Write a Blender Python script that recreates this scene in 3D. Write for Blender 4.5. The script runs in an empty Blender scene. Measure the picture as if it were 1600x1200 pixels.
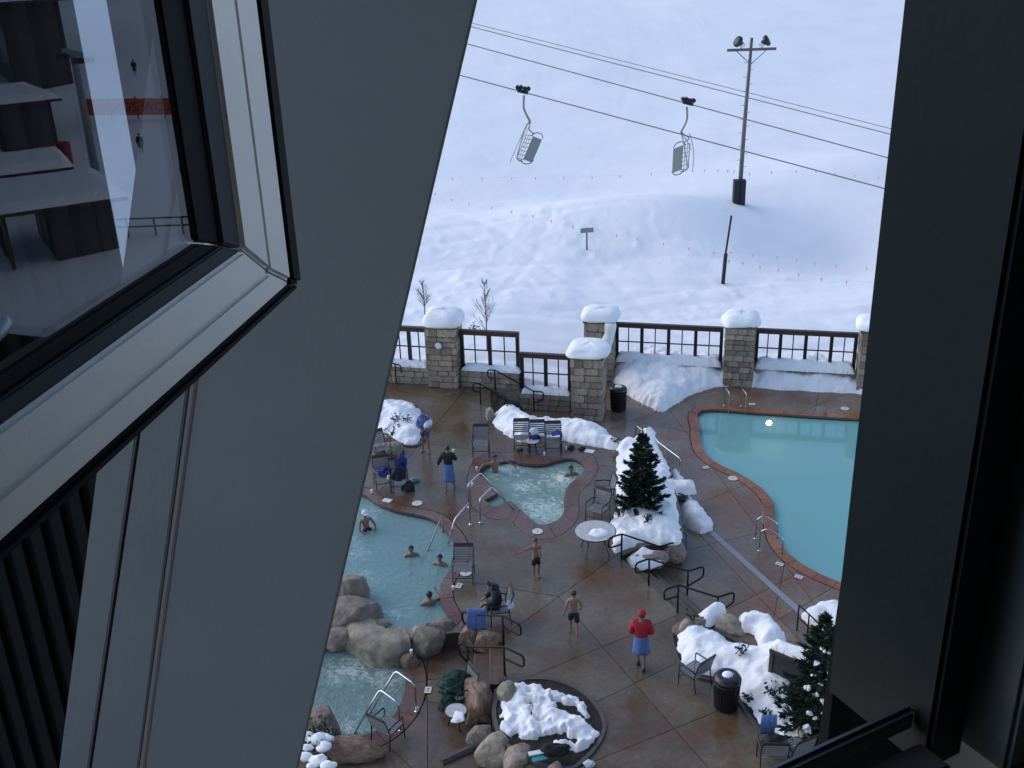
import bpy, bmesh, math, random
import numpy as np
from mathutils import Vector, Matrix, noise
random.seed(7); np.random.seed(7)
R = math.radians
scn = bpy.context.scene
COL = scn.collection

# ------------------------------------------------------------------ camera, sky, sun, exposure
F = 1650.0; TH = R(23.5); CZ = 17.5; RO = R(2.0)
FW = np.array([0, math.cos(TH), -math.sin(TH)]); _r0 = np.array([1., 0, 0]); _u0 = np.array([0, math.sin(TH), math.cos(TH)])
RT = math.cos(RO)*_r0 - math.sin(RO)*_u0; UP = math.cos(RO)*_u0 + math.sin(RO)*_r0
CAM = np.array([0, 0, CZ])
cd = bpy.data.cameras.new('camera'); cam = bpy.data.objects.new('camera', cd); COL.objects.link(cam)
cd.sensor_width = 36; cd.sensor_fit = 'HORIZONTAL'; cd.lens = 36*F/1600; cd.clip_start = 0.02; cd.clip_end = 3000
cam.matrix_world = Matrix(((RT[0], UP[0], -FW[0], 0), (RT[1], UP[1], -FW[1], 0), (RT[2], UP[2], -FW[2], CZ), (0, 0, 0, 1)))
scn.camera = cam
SUN_EL, SUN_AZ = R(34), R(-62)          # azimuth from +Y towards +X
w = bpy.data.worlds.new('World'); scn.world = w; w.use_nodes = True
nt = w.node_tree; nt.nodes.clear()
sky = nt.nodes.new('ShaderNodeTexSky'); sky.sky_type = 'NISHITA'; sky.sun_disc = False
sky.sun_elevation = SUN_EL; sky.sun_rotation = SUN_AZ; sky.altitude = 2000; sky.dust_density = 2.0; sky.air_density = 0.8; sky.ozone_density = 0.6
bg = nt.nodes.new('ShaderNodeBackground'); bg.inputs[1].default_value = 0.15
wo = nt.nodes.new('ShaderNodeOutputWorld'); nt.links.new(sky.outputs[0], bg.inputs[0]); nt.links.new(bg.outputs[0], wo.inputs[0])
sl = bpy.data.lights.new('sun', 'SUN'); sl.energy = 0.7; sl.angle = R(60); sl.color = (1.0, 0.95, 0.9)
so = bpy.data.objects.new('sun', sl); COL.objects.link(so)
so.rotation_euler = Vector((-math.sin(SUN_AZ)*math.cos(SUN_EL), -math.cos(SUN_AZ)*math.cos(SUN_EL), -math.sin(SUN_EL))).to_track_quat('-Z', 'Y').to_euler()
scn.view_settings.view_transform = 'Standard'; scn.view_settings.look = 'None'
scn.view_settings.exposure = 1.04; scn.view_settings.gamma = 1.0; scn.view_settings.use_curve_mapping = False
scn.cycles.max_bounces = 8; scn.cycles.transparent_max_bounces = 16
try: scn.cycles.use_denoising = True
except Exception: pass

# ------------------------------------------------------------------ layout helpers (photo measurement -> place on a level)
def ray(x, y): return FW + (x-800)/F*RT - (y-600)/F*UP
def P(x, y, z=0.0):
    d = ray(x, y); t = (z-CZ)/d[2]; p = CAM + t*d
    return Vector((p[0], p[1], z))
def PD(x, y, t): return Vector(CAM + t*ray(x, y))
def PY(x, y, Y):
    d = ray(x, y); return Vector(CAM + d*(Y/d[1]))

# ------------------------------------------------------------------ materials
MATS = {}
def nodes(name):
    m = bpy.data.materials.new(name); m.use_nodes = True; t = m.node_tree
    return m, t, t.nodes['Principled BSDF']
def N(t, k, **kw):
    n = t.nodes.new(k)
    for a, b in kw.items(): setattr(n, a, b)
    return n
def mat(name, col, rough=0.6, metal=0.0, col2=None, scale=8.0, bump=0.0, bscale=None, rnd=0.0, spec=None, detail=6.0, lo=0.35, hi=0.65, coords='Object'):
    m, t, b = nodes(name)
    b.inputs['Roughness'].default_value = rough; b.inputs['Metallic'].default_value = metal
    if spec is not None: b.inputs['Specular IOR Level'].default_value = spec
    b.inputs['Base Color'].default_value = (*col, 1)
    tc = N(t, 'ShaderNodeTexCoord')
    last = None
    if col2 is not None:
        n = N(t, 'ShaderNodeTexNoise'); n.inputs['Scale'].default_value = scale; n.inputs['Detail'].default_value = detail
        t.links.new(tc.outputs[coords], n.inputs['Vector'])
        r = N(t, 'ShaderNodeValToRGB'); r.color_ramp.elements[0].position = lo; r.color_ramp.elements[1].position = hi
        r.color_ramp.elements[0].color = (*col, 1); r.color_ramp.elements[1].color = (*col2, 1)
        t.links.new(n.outputs['Fac'], r.inputs[0]); last = r.outputs[0]
    if rnd > 0:
        oi = N(t, 'ShaderNodeObjectInfo'); mr = N(t, 'ShaderNodeMapRange')
        mr.inputs['To Min'].default_value = 1-rnd; mr.inputs['To Max'].default_value = 1+rnd
        t.links.new(oi.outputs['Random'], mr.inputs['Value'])
        hs = N(t, 'ShaderNodeHueSaturation'); t.links.new(mr.outputs[0], hs.inputs['Value'])
        hs.inputs['Color'].default_value = (*col, 1)
        mu = N(t, 'ShaderNodeMath', operation='MULTIPLY_ADD'); mu.inputs[1].default_value = 0.05; mu.inputs[2].default_value = 0.475
        fr = N(t, 'ShaderNodeMath', operation='FRACT'); m7 = N(t, 'ShaderNodeMath', operation='MULTIPLY'); m7.inputs[1].default_value = 7.13
        t.links.new(oi.outputs['Random'], m7.inputs[0]); t.links.new(m7.outputs[0], fr.inputs[0]); t.links.new(fr.outputs[0], mu.inputs[0]); t.links.new(mu.outputs[0], hs.inputs['Hue'])
        if last is not None: t.links.new(last, hs.inputs['Color'])
        last = hs.outputs[0]
    if last is not None: t.links.new(last, b.inputs['Base Color'])
    if bump > 0:
        n2 = N(t, 'ShaderNodeTexNoise'); n2.inputs['Scale'].default_value = bscale or scale*3; n2.inputs['Detail'].default_value = 5
        t.links.new(tc.outputs[coords], n2.inputs['Vector'])
        bp = N(t, 'ShaderNodeBump'); bp.inputs['Strength'].default_value = bump; bp.inputs['Distance'].default_value = 0.05
        t.links.new(n2.outputs['Fac'], bp.inputs['Height']); t.links.new(bp.outputs[0], b.inputs['Normal'])
    MATS[name] = m
    return m
mat('snow', (0.86, 0.85, 0.83), 0.65, col2=(0.91, 0.89, 0.87), scale=1.3, bump=0.55, bscale=7, spec=0.2)
mat('snow_field', (0.86, 0.85, 0.83), 0.7, col2=(0.91, 0.89, 0.87), scale=0.25, bump=0.4, bscale=3.5, spec=0.15)
mat('stone', (0.25, 0.195, 0.140), 0.85, col2=(0.42, 0.34, 0.25), scale=5, bump=0.7, bscale=16, rnd=0.38)
mat('mortar', (0.12, 0.105, 0.09), 0.9)
mat('wood_dark', (0.045, 0.018, 0.012), 0.5, col2=(0.07, 0.03, 0.02), scale=9, bump=0.2)
mat('bar_black', (0.008, 0.008, 0.009), 0.5)
mat('rail_paint', (0.016, 0.011, 0.009), 0.6, spec=0.2)
mat('steel', (0.55, 0.56, 0.58), 0.22, 1.0)
mat('galv', (0.22, 0.23, 0.24), 0.45, 0.7)
mat('cable', (0.17, 0.17, 0.18), 0.6)
mat('rock', (0.165, 0.128, 0.092), 0.75, col2=(0.36, 0.30, 0.23), scale=2.6, bump=1.0, bscale=5, rnd=0.2, detail=10, lo=0.3, hi=0.7)
mat('rock_rust', (0.17, 0.075, 0.032), 0.75, col2=(0.29, 0.215, 0.16), scale=3.2, detail=10, bump=0.8, bscale=7)
mat('soil', (0.012, 0.010, 0.009), 0.9, col2=(0.03, 0.02, 0.012), scale=6, bump=0.8)
mat('curb', (0.07, 0.06, 0.055), 0.7, col2=(0.10, 0.085, 0.075), scale=4)
mat('needle', (0.010, 0.022, 0.014), 0.6, col2=(0.022, 0.042, 0.024), scale=4)
mat('bark', (0.05, 0.035, 0.025), 0.9, bump=0.5, scale=10)
mat('twig', (0.13, 0.11, 0.105), 0.9)
mat('skin', (0.235, 0.145, 0.100), 0.5)
mat('hair_dark', (0.012, 0.008, 0.007), 0.5)
mat('hair_red', (0.05, 0.016, 0.012), 0.5)
mat('hair_brown', (0.06, 0.025, 0.014), 0.5)
mat('cloth_black', (0.010, 0.010, 0.014), 0.85)
mat('cloth_navy', (0.012, 0.014, 0.028), 0.85)
mat('cloth_red', (0.34, 0.008, 0.018), 0.8)
mat('cloth_blue', (0.08, 0.14, 0.33), 0.9, col2=(0.10, 0.17, 0.38), scale=14, bump=0.5)
mat('cloth_royal', (0.02, 0.035, 0.22), 0.85, col2=(0.015, 0.02, 0.15), scale=9, bump=0.6)
mat('cloth_purple', (0.07, 0.06, 0.12), 0.85)
mat('cloth_shirt', (0.09, 0.15, 0.33), 0.85, col2=(0.07, 0.11, 0.26), scale=8, bump=0.4)
mat('cloth_green', (0.008, 0.032, 0.022), 0.8, col2=(0.022, 0.068, 0.050), scale=5, bump=0.6)
mat('cloth_white', (0.66, 0.68, 0.72), 0.85, bump=0.4, scale=8)
mat('white_plastic', (0.72, 0.73, 0.72), 0.4)
mat('lid_white', (0.62, 0.60, 0.55), 0.5)
mat('teal_plastic', (0.05, 0.28, 0.28), 0.4)
mat('shoe', (0.012, 0.010, 0.012), 0.6)
mat('strap', (0.16, 0.17, 0.17), 0.35, col2=(0.20, 0.21, 0.21), scale=7)
mat('strap_red', (0.055, 0.024, 0.026), 0.5)
mat('chair_frame', (0.020, 0.018, 0.018), 0.35)
mat('table_top', (0.42, 0.40, 0.37), 0.3, col2=(0.55, 0.53, 0.50), scale=10)
mat('bin', (0.006, 0.006, 0.008), 0.45)
mat('bin_lid', (0.020, 0.014, 0.022), 0.3)
mat('chair_pad', (0.27, 0.28, 0.26), 0.7)
mat('pole_wood', (0.10, 0.085, 0.075), 0.8, col2=(0.15, 0.13, 0.12), scale=5)
mat('pad_dark', (0.012, 0.012, 0.016), 0.7)
mat('flag', (0.82, 0.54, 0.50), 0.7)
mat('banner', (0.75, 0.10, 0.02), 0.7)
mat('ink', (0.02, 0.02, 0.03), 0.7)
mat('board_wood', (0.055, 0.03, 0.025), 0.6, col2=(0.08, 0.05, 0.04), scale=6)
mat('board_face', (0.03, 0.032, 0.035), 0.4)
mat('siding', (0.05, 0.045, 0.05), 0.8, col2=(0.07, 0.06, 0.06), scale=3)
mat('red_paint', (0.25, 0.02, 0.03), 0.6)
# building paint
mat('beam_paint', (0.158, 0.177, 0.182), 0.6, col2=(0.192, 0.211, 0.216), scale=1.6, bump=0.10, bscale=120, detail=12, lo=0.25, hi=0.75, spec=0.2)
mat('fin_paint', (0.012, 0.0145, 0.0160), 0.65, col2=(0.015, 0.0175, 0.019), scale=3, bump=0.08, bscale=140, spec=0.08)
mat('bead_paint', (0.16, 0.165, 0.17), 0.45)
mat('alu', (0.78, 0.77, 0.71), 0.42, metal=0.25, col2=(0.83, 0.82, 0.76), scale=5, bump=0.02, bscale=200)
mat('alu_dark', (0.030, 0.032, 0.042), 0.6, spec=0.25)
mat('gasket', (0.006, 0.006, 0.009), 0.7, spec=0.15)
mat('jamb_dark', (0.42, 0.43, 0.42), 0.5, col2=(0.45, 0.46, 0.45), scale=6)
mat('jamb_outer', (0.050, 0.060, 0.066), 0.6, col2=(0.062, 0.072, 0.078), scale=7, bump=0.03, bscale=150, spec=0.15, detail=10)
mat('sill_dark', (0.055, 0.056, 0.056), 0.6, col2=(0.085, 0.085, 0.082), scale=14, spec=0.2)
mat('room_dark', (0.42, 0.42, 0.41), 0.8)
mat('louver', (0.005, 0.006, 0.007), 0.7, spec=0.2)
mat('facade', (0.35, 0.35, 0.36), 0.8)

def deck_mat(name, c1, c2, c3, seed):
    m, t, b = nodes(name); tc = N(t, 'ShaderNodeNewGeometry')
    mp = N(t, 'ShaderNodeVectorMath', operation='ADD'); mp.inputs[1].default_value = (seed, seed*2.3, 0); t.links.new(tc.outputs['Position'], mp.inputs[0])
    def noi(s, d=7, ro=0.6):
        n = N(t, 'ShaderNodeTexNoise'); n.inputs['Scale'].default_value = s; n.inputs['Detail'].default_value = d; n.inputs['Roughness'].default_value = ro
        t.links.new(mp.outputs[0], n.inputs['Vector']); return n.outputs['Fac']
    def ramp(f, a, bb, ca, cb):
        r = N(t, 'ShaderNodeValToRGB'); e = r.color_ramp.elements; e[0].position = a; e[1].position = bb; e[0].color = (*ca, 1); e[1].color = (*cb, 1)
        t.links.new(f, r.inputs[0]); return r.outputs[0]
    def mix(f, a, bb, mode='MIX'):
        x = N(t, 'ShaderNodeMix', data_type='RGBA', blend_type=mode)
        if isinstance(f, float): x.inputs[0].default_value = f
        else: t.links.new(f, x.inputs[0])
        t.links.new(a, x.inputs[6]); t.links.new(bb, x.inputs[7]); return x.outputs[2]
    base = ramp(noi(0.55), 0.38, 0.66, c1, c2)
    rust = ramp(noi(0.38, 8, 0.62), 0.40, 0.78, c3, c3)
    msk = ramp(noi(0.45, 8, 0.65), 0.50, 0.62, (0, 0, 0), (1, 1, 1))
    col = mix(msk, base, rust)
    pale = ramp(noi(1.3, 8, 0.7), 0.60, 0.72, (0, 0, 0), (0.55, 0.55, 0.55))
    pc = ramp(noi(3.0), 0.0, 1.0, (0.19, 0.165, 0.14), (0.22, 0.19, 0.165))
    col = mix(pale, col, pc)
    fine = ramp(noi(7, 9, 0.75), 0.25, 0.8, (0.55, 0.55, 0.55), (1.4, 1.4, 1.4))
    col = mix(1.0, col, fine, 'MULTIPLY')
    oi = N(t, 'ShaderNodeObjectInfo'); mr = N(t, 'ShaderNodeMapRange'); mr.inputs['To Min'].default_value = 0.86; mr.inputs['To Max'].default_value = 1.14
    t.links.new(oi.outputs['Random'], mr.inputs['Value'])
    hs = N(t, 'ShaderNodeHueSaturation'); t.links.new(mr.outputs[0], hs.inputs['Value']); t.links.new(col, hs.inputs['Color'])
    t.links.new(hs.outputs[0], b.inputs['Base Color'])
    rr = ramp(noi(0.7, 5), 0.35, 0.65, (0.13,)*3, (0.42,)*3); t.links.new(rr, b.inputs['Roughness'])
    bp = N(t, 'ShaderNodeBump'); bp.inputs['Strength'].default_value = 0.18; bp.inputs['Distance'].default_value = 0.02
    t.links.new(noi(5, 8), bp.inputs['Height']); t.links.new(bp.outputs[0], b.inputs['Normal'])
    MATS[name] = m
deck_mat('deck', (0.108, 0.074, 0.039), (0.160, 0.126, 0.080), (0.124, 0.060, 0.027), 0)
deck_mat('deck_pool', (0.165, 0.108, 0.066), (0.235, 0.182, 0.135), (0.190, 0.092, 0.045), 31)
deck_mat('deck_spa', (0.120, 0.080, 0.050), (0.150, 0.105, 0.070), (0.120, 0.058, 0.026), 57)
deck_mat('coping_red', (0.145, 0.078, 0.050), (0.185, 0.110, 0.074), (0.130, 0.050, 0.024), 11)
deck_mat('coping_orange', (0.250, 0.090, 0.028), (0.310, 0.125, 0.045), (0.190, 0.055, 0.018), 77)
mat('joint', (0.050, 0.038, 0.028), 0.8)
mat('drain', (0.26, 0.27, 0.28), 0.45)
mat('tile_dark', (0.045, 0.05, 0.06), 0.3)

def water_mat(name, tint, foam=0.0, wave=6.0, amp=0.05, centers=(), foamcol=(0.62, 0.78, 0.80), milk=0.0, milkcol=(0.3, 0.5, 0.53), ior=1.33):
    m = bpy.data.materials.new(name); m.use_nodes = True; t = m.node_tree; t.nodes.clear()
    out = N(t, 'ShaderNodeOutputMaterial'); ge = N(t, 'ShaderNodeNewGeometry')
    n = N(t, 'ShaderNodeTexNoise'); n.inputs['Scale'].default_value = wave; n.inputs['Detail'].default_value = 4; n.inputs['Distortion'].default_value = 0.6
    t.links.new(ge.outputs['Position'], n.inputs['Vector'])
    bp = N(t, 'ShaderNodeBump'); bp.inputs['Strength'].default_value = 1.0; bp.inputs['Distance'].default_value = amp; t.links.new(n.outputs['Fac'], bp.inputs['Height'])
    tr = N(t, 'ShaderNodeBsdfTransparent'); tr.inputs[0].default_value = (*tint, 1)
    body = tr.outputs[0]
    if milk > 0:
        df = N(t, 'ShaderNodeBsdfDiffuse'); df.inputs[0].default_value = (*milkcol, 1); t.links.new(bp.outputs[0], df.inputs['Normal'])
        mx = N(t, 'ShaderNodeMixShader'); mx.inputs[0].default_value = milk; t.links.new(tr.outputs[0], mx.inputs[1]); t.links.new(df.outputs[0], mx.inputs[2]); body = mx.outputs[0]
    if foam > 0:
        fo = N(t, 'ShaderNodeTexNoise'); fo.inputs['Scale'].default_value = 3.2; fo.inputs['Detail'].default_value = 9; fo.inputs['Roughness'].default_value = 0.7; fo.inputs['Distortion'].default_value = 2.4
        t.links.new(ge.outputs['Position'], fo.inputs['Vector'])
        acc = None
        for (cx, cy, rad) in centers:
            d = N(t, 'ShaderNodeVectorMath', operation='DISTANCE'); t.links.new(ge.outputs['Position'], d.inputs[0]); d.inputs[1].default_value = (cx, cy, centers_z)
            mr = N(t, 'ShaderNodeMapRange'); mr.interpolation_type = 'SMOOTHSTEP'; mr.inputs['From Min'].default_value = 0; mr.inputs['From Max'].default_value = rad; mr.inputs['To Min'].default_value = 1; mr.inputs['To Max'].default_value = 0
            t.links.new(d.outputs['Value'], mr.inputs['Value'])
            if acc is None: acc = mr.outputs[0]
            else:
                a = N(t, 'ShaderNodeMath', operation='MAXIMUM'); t.links.new(acc, a.inputs[0]); t.links.new(mr.outputs[0], a.inputs[1]); acc = a.outputs[0]
        lift = N(t, 'ShaderNodeMath', operation='MULTIPLY_ADD'); lift.inputs[1].default_value = 0.20; lift.inputs[2].default_value = foam - 0.1
        if acc is not None: t.links.new(acc, lift.inputs[0])
        else: lift.inputs[0].default_value = 0.5
        ad = N(t, 'ShaderNodeMath', operation='ADD'); t.links.new(fo.outputs['Fac'], ad.inputs[0]); t.links.new(lift.outputs[0], ad.inputs[1])
        rp = N(t, 'ShaderNodeMapRange'); rp.interpolation_type = 'SMOOTHSTEP'; rp.inputs['From Min'].default_value = 0.56; rp.inputs['From Max'].default_value = 0.82; rp.inputs['To Max'].default_value = 0.8
        t.links.new(ad.outputs[0], rp.inputs['Value'])
        df2 = N(t, 'ShaderNodeBsdfDiffuse'); df2.inputs[0].default_value = (*foamcol, 1)
        mx2 = N(t, 'ShaderNodeMixShader'); t.links.new(rp.outputs[0], mx2.inputs[0]); t.links.new(body, mx2.inputs[1]); t.links.new(df2.outputs[0], mx2.inputs[2]); body = mx2.outputs[0]
    gl = N(t, 'ShaderNodeBsdfGlossy'); gl.inputs['Roughness'].default_value = 0.03; t.links.new(bp.outputs[0], gl.inputs['Normal'])
    fr = N(t, 'ShaderNodeFresnel'); fr.inputs[0].default_value = ior; t.links.new(bp.outputs[0], fr.inputs['Normal'])
    mx3 = N(t, 'ShaderNodeMixShader'); t.links.new(fr.outputs[0], mx3.inputs[0]); t.links.new(body, mx3.inputs[1]); t.links.new(gl.outputs[0], mx3.inputs[2])
    t.links.new(mx3.outputs[0], out.inputs[0])
    MATS[name] = m
centers_z = 0.0
def emit_mat(name, col, s):
    m, t, b = nodes(name); b.inputs['Base Color'].default_value = (*col, 1); b.inputs['Emission Color'].default_value = (*col, 1); b.inputs['Emission Strength'].default_value = s; MATS[name] = m
emit_mat('pool_lamp', (1.0, 0.72, 0.35), 14.0)
emit_mat('spa_lamp', (1.0, 0.50, 0.14), 0.9)
def glass_mat(name, tint):
    m = bpy.data.materials.new(name); m.use_nodes = True; t = m.node_tree; t.nodes.clear()
    out = N(t, 'ShaderNodeOutputMaterial'); tr = N(t, 'ShaderNodeBsdfTransparent'); tr.inputs[0].default_value = (*tint, 1)
    gl = N(t, 'ShaderNodeBsdfGlossy'); gl.inputs['Roughness'].default_value = 0.0; gl.inputs[0].default_value = (0.92, 0.95, 1.0, 1)
    ge = N(t, 'ShaderNodeNewGeometry'); dt = N(t, 'ShaderNodeVectorMath', operation='DOT_PRODUCT'); t.links.new(ge.outputs['Normal'], dt.inputs[0]); t.links.new(ge.outputs['Incoming'], dt.inputs[1])
    ab = N(t, 'ShaderNodeMath', operation='ABSOLUTE'); t.links.new(dt.outputs['Value'], ab.inputs[0])
    om = N(t, 'ShaderNodeMath', operation='SUBTRACT'); om.inputs[0].default_value = 1.0; t.links.new(ab.outputs[0], om.inputs[1])
    pw = N(t, 'ShaderNodeMath', operation='POWER'); pw.inputs[1].default_value = 5.0; t.links.new(om.outputs[0], pw.inputs[0])
    fr = N(t, 'ShaderNodeMath', operation='MULTIPLY_ADD'); fr.inputs[1].default_value = 0.94; fr.inputs[2].default_value = 0.05; t.links.new(pw.outputs[0], fr.inputs[0])
    mx = N(t, 'ShaderNodeMixShader'); t.links.new(fr.outputs[0], mx.inputs[0]); t.links.new(tr.outputs[0], mx.inputs[1]); t.links.new(gl.outputs[0], mx.inputs[2]); t.links.new(mx.outputs[0], out.inputs[0])
    MATS[name] = m
glass_mat('glass', (0.56, 0.61, 0.64))

# ------------------------------------------------------------------ object helpers
def tag(o, label=None, cat=None, group=None, kind=None):
    if label: o['label'] = label
    if cat: o['category'] = cat
    if group: o['group'] = group
    if kind: o['kind'] = kind
    return o
def link(name, me, m=None, parent=None):
    o = bpy.data.objects.new(name, me); COL.objects.link(o)
    if m: me.materials.append(MATS[m])
    if parent is not None: o.parent = parent
    return o
def thing(name, label, cat, loc=(0, 0, 0), rz=0.0, group=None):
    o = bpy.data.objects.new(name, None); COL.objects.link(o); o.location = loc; o.rotation_euler = (0, 0, rz); o.empty_display_size = 0.1
    return tag(o, label, cat, group)
def copy_tree(o, parent=None):
    c = o.copy(); COL.objects.link(c); c.parent = parent
    for ch in list(o.children): copy_tree(ch, c)
    return c
class MB:
    def __init__(s): s.v = []; s.f = []
    def add(s, vs, fs):
        n = len(s.v); s.v += [tuple(x) for x in vs]; s.f += [tuple(i+n for i in f) for f in fs]; return s
    def box(s, c, size, rz=0.0, M=None):
        hx, hy, hz = size[0]/2, size[1]/2, size[2]/2
        vs = [Vector((x*hx, y*hy, z*hz)) for x in (-1, 1) for y in (-1, 1) for z in (-1, 1)]
        if M is not None: vs = [M @ v for v in vs]
        elif rz: m = Matrix.Rotation(rz, 3, 'Z'); vs = [m @ v for v in vs]
        c = Vector(c); vs = [v + c for v in vs]
        return s.add(vs, [(0, 1, 3, 2), (4, 6, 7, 5), (0, 4, 5, 1), (2, 3, 7, 6), (0, 2, 6, 4), (1, 5, 7, 3)])
    def bar(s, a, b, w, h, up=(0, 0, 1)):
        a = Vector(a); b = Vector(b); d = (b-a); L = d.length; d.normalize(); u = Vector(up)
        if abs(d.dot(u)) > 0.98: u = Vector((0, 1, 0))
        x = d.cross(u).normalized(); u = x.cross(d).normalized()
        vs = [p + x*sx*w/2 + u*sy*h/2 for p in (a, b) for sx in (-1, 1) for sy in (-1, 1)]
        return s.add(vs, [(0, 1, 3, 2), (4, 6, 7, 5), (0, 4, 5, 1), (2, 3, 7, 6), (0, 2, 6, 4), (1, 5, 7, 3)])
    def tube(s, pts, r, n=8, cap=True, closed=False):
        pts = [Vector(p) for p in pts]; K = len(pts); rs = r if isinstance(r, (list, tuple)) else [r]*K
        base = len(s.v); pu = None
        for i, p in enumerate(pts):
            if closed: d = pts[(i+1) % K] - pts[i-1]
            else: d = pts[min(i+1, K-1)] - pts[max(i-1, 0)]
            d = d.normalized() if d.length > 1e-9 else Vector((0, 0, 1))
            if pu is None: u = Vector((0, 0, 1)) if abs(d.z) < 0.9 else Vector((1, 0, 0))
            else: u = pu
            x = d.cross(u)
            if x.length < 1e-6: x = d.cross(Vector((0.3, 1, 0.2)))
            x.normalize(); u = x.cross(d).normalized(); pu = u
            for k in range(n):
                a = 2*math.pi*k/n; s.v.append(tuple(p + (x*math.cos(a) + u*math.sin(a))*rs[i]))
        for i in range(K if closed else K-1):
            j = (i+1) % K
            for k in range(n):
                k2 = (k+1) % n; s.f.append((base+i*n+k, base+i*n+k2, base+j*n+k2, base+j*n+k))
        if cap and not closed:
            s.f.append(tuple(base+k for k in reversed(range(n)))); s.f.append(tuple(base+(K-1)*n+k for k in range(n)))
        return s
    def lathe(s, prof, n=20, c=(0, 0, 0), sy=1.0):
        base = len(s.v); c = Vector(c)
        for (r, z) in prof:
            for k in range(n):
                a = 2*math.pi*k/n; s.v.append((c.x + r*math.cos(a), c.y + r*math.sin(a)*sy, c.z+z))
        for i in range(len(prof)-1):
            for k in range(n):
                k2 = (k+1) % n; s.f.append((base+i*n+k, base+i*n+k2, base+(i+1)*n+k2, base+(i+1)*n+k))
        s.f.append(tuple(base+k for k in reversed(range(n)))); s.f.append(tuple(base+(len(prof)-1)*n+k for k in range(n)))
        return s
    def ball(s, c, r, n=8, sc=(1, 1, 1)):
        c = Vector(c); base = len(s.v); m = n//2+1
        for i in range(m+1):
            th = math.pi*i/m
            for k in range(n):
                a = 2*math.pi*k/n; s.v.append((c.x+r*sc[0]*math.sin(th)*math.cos(a), c.y+r*sc[1]*math.sin(th)*math.sin(a), c.z+r*sc[2]*math.cos(th)))
        for i in range(m):
            for k in range(n):
                k2 = (k+1) % n; s.f.append((base+i*n+k, base+(i+1)*n+k, base+(i+1)*n+k2, base+i*n+k2))
        return s
    def mesh(s, name, smooth=False):
        me = bpy.data.meshes.new(name); me.from_pydata(s.v, [], s.f); me.update()
        if smooth: me.polygons.foreach_set('use_smooth', [True]*len(me.polygons))
        return me
    def build(s, name, m, parent=None, smooth=False): return link(name, s.mesh(name, smooth), m, parent)
def bez(pts, n=6):
    """smooth open curve through points"""
    pts = [Vector(p) for p in pts]; out = []
    for i in range(len(pts)-1):
        p0, p1, p2, p3 = pts[max(i-1, 0)], pts[i], pts[i+1], pts[min(i+2, len(pts)-1)]
        for k in range(n):
            t = k/n; out.append(0.5*((2*p1)+(p2-p0)*t+(2*p0-5*p1+4*p2-p3)*t*t+(-p0+3*p1-3*p2+p3)*t**3))
    out.append(pts[-1]); return out
def loop_curve(pts, n=5):
    pts = [Vector(p) for p in pts]; K = len(pts); out = []
    for i in range(K):
        p0, p1, p2, p3 = pts[i-1], pts[i], pts[(i+1) % K], pts[(i+2) % K]
        for k in range(n):
            t = k/n; out.append(0.5*((2*p1)+(p2-p0)*t+(2*p0-5*p1+4*p2-p3)*t*t+(-p0+3*p1-3*p2+p3)*t**3))
    return out
def round_path(pts, r=0.06, n=4):
    """polyline with rounded corners"""
    pts = [Vector(p) for p in pts]; out = [pts[0]]
    for i in range(1, len(pts)-1):
        a, b, c = pts[i-1], pts[i], pts[i+1]; d1 = (a-b); d2 = (c-b); rr = min(r, d1.length*0.45, d2.length*0.45)
        s1 = b + d1.normalized()*rr; s2 = b + d2.normalized()*rr
        for k in range(n+1):
            t = k/n; out.append(s1*(1-t)**2 + b*2*t*(1-t) + s2*t*t)
    out.append(pts[-1]); return out
def area2(p): return sum(p[i].x*p[(i+1) % len(p)].y - p[(i+1) % len(p)].x*p[i].y for i in range(len(p)))/2
def ccw(p): return p if area2(p) > 0 else list(reversed(p))
def offset(p, d):
    p = ccw(p); K = len(p); out = []
    for i in range(K):
        t = (p[(i+1) % K] - p[i-1]); t.z = 0; t.normalize(); out.append(p[i] + Vector((t.y, -t.x, 0))*d)
    return out
def fill(outline, holes=(), z=0.0):
    bm = bmesh.new()
    for lp in (outline, *holes):
        vs = [bm.verts.new((q.x, q.y, z)) for q in lp]
        for i in range(len(vs)): bm.edges.new((vs[i], vs[(i+1) % len(vs)]))
    bmesh.ops.triangle_fill(bm, use_beauty=True, use_dissolve=False, edges=bm.edges[:])
    for f in bm.faces:
        if f.normal.z < 0: f.normal_flip()
    return bm
def thicken(bm, h):
    r = bmesh.ops.extrude_face_region(bm, geom=bm.faces[:])
    vs = [g for g in r['geom'] if isinstance(g, bmesh.types.BMVert)]
    bmesh.ops.translate(bm, verts=vs, vec=(0, 0, -h)); bmesh.ops.recalc_face_normals(bm, faces=bm.faces[:])
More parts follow.
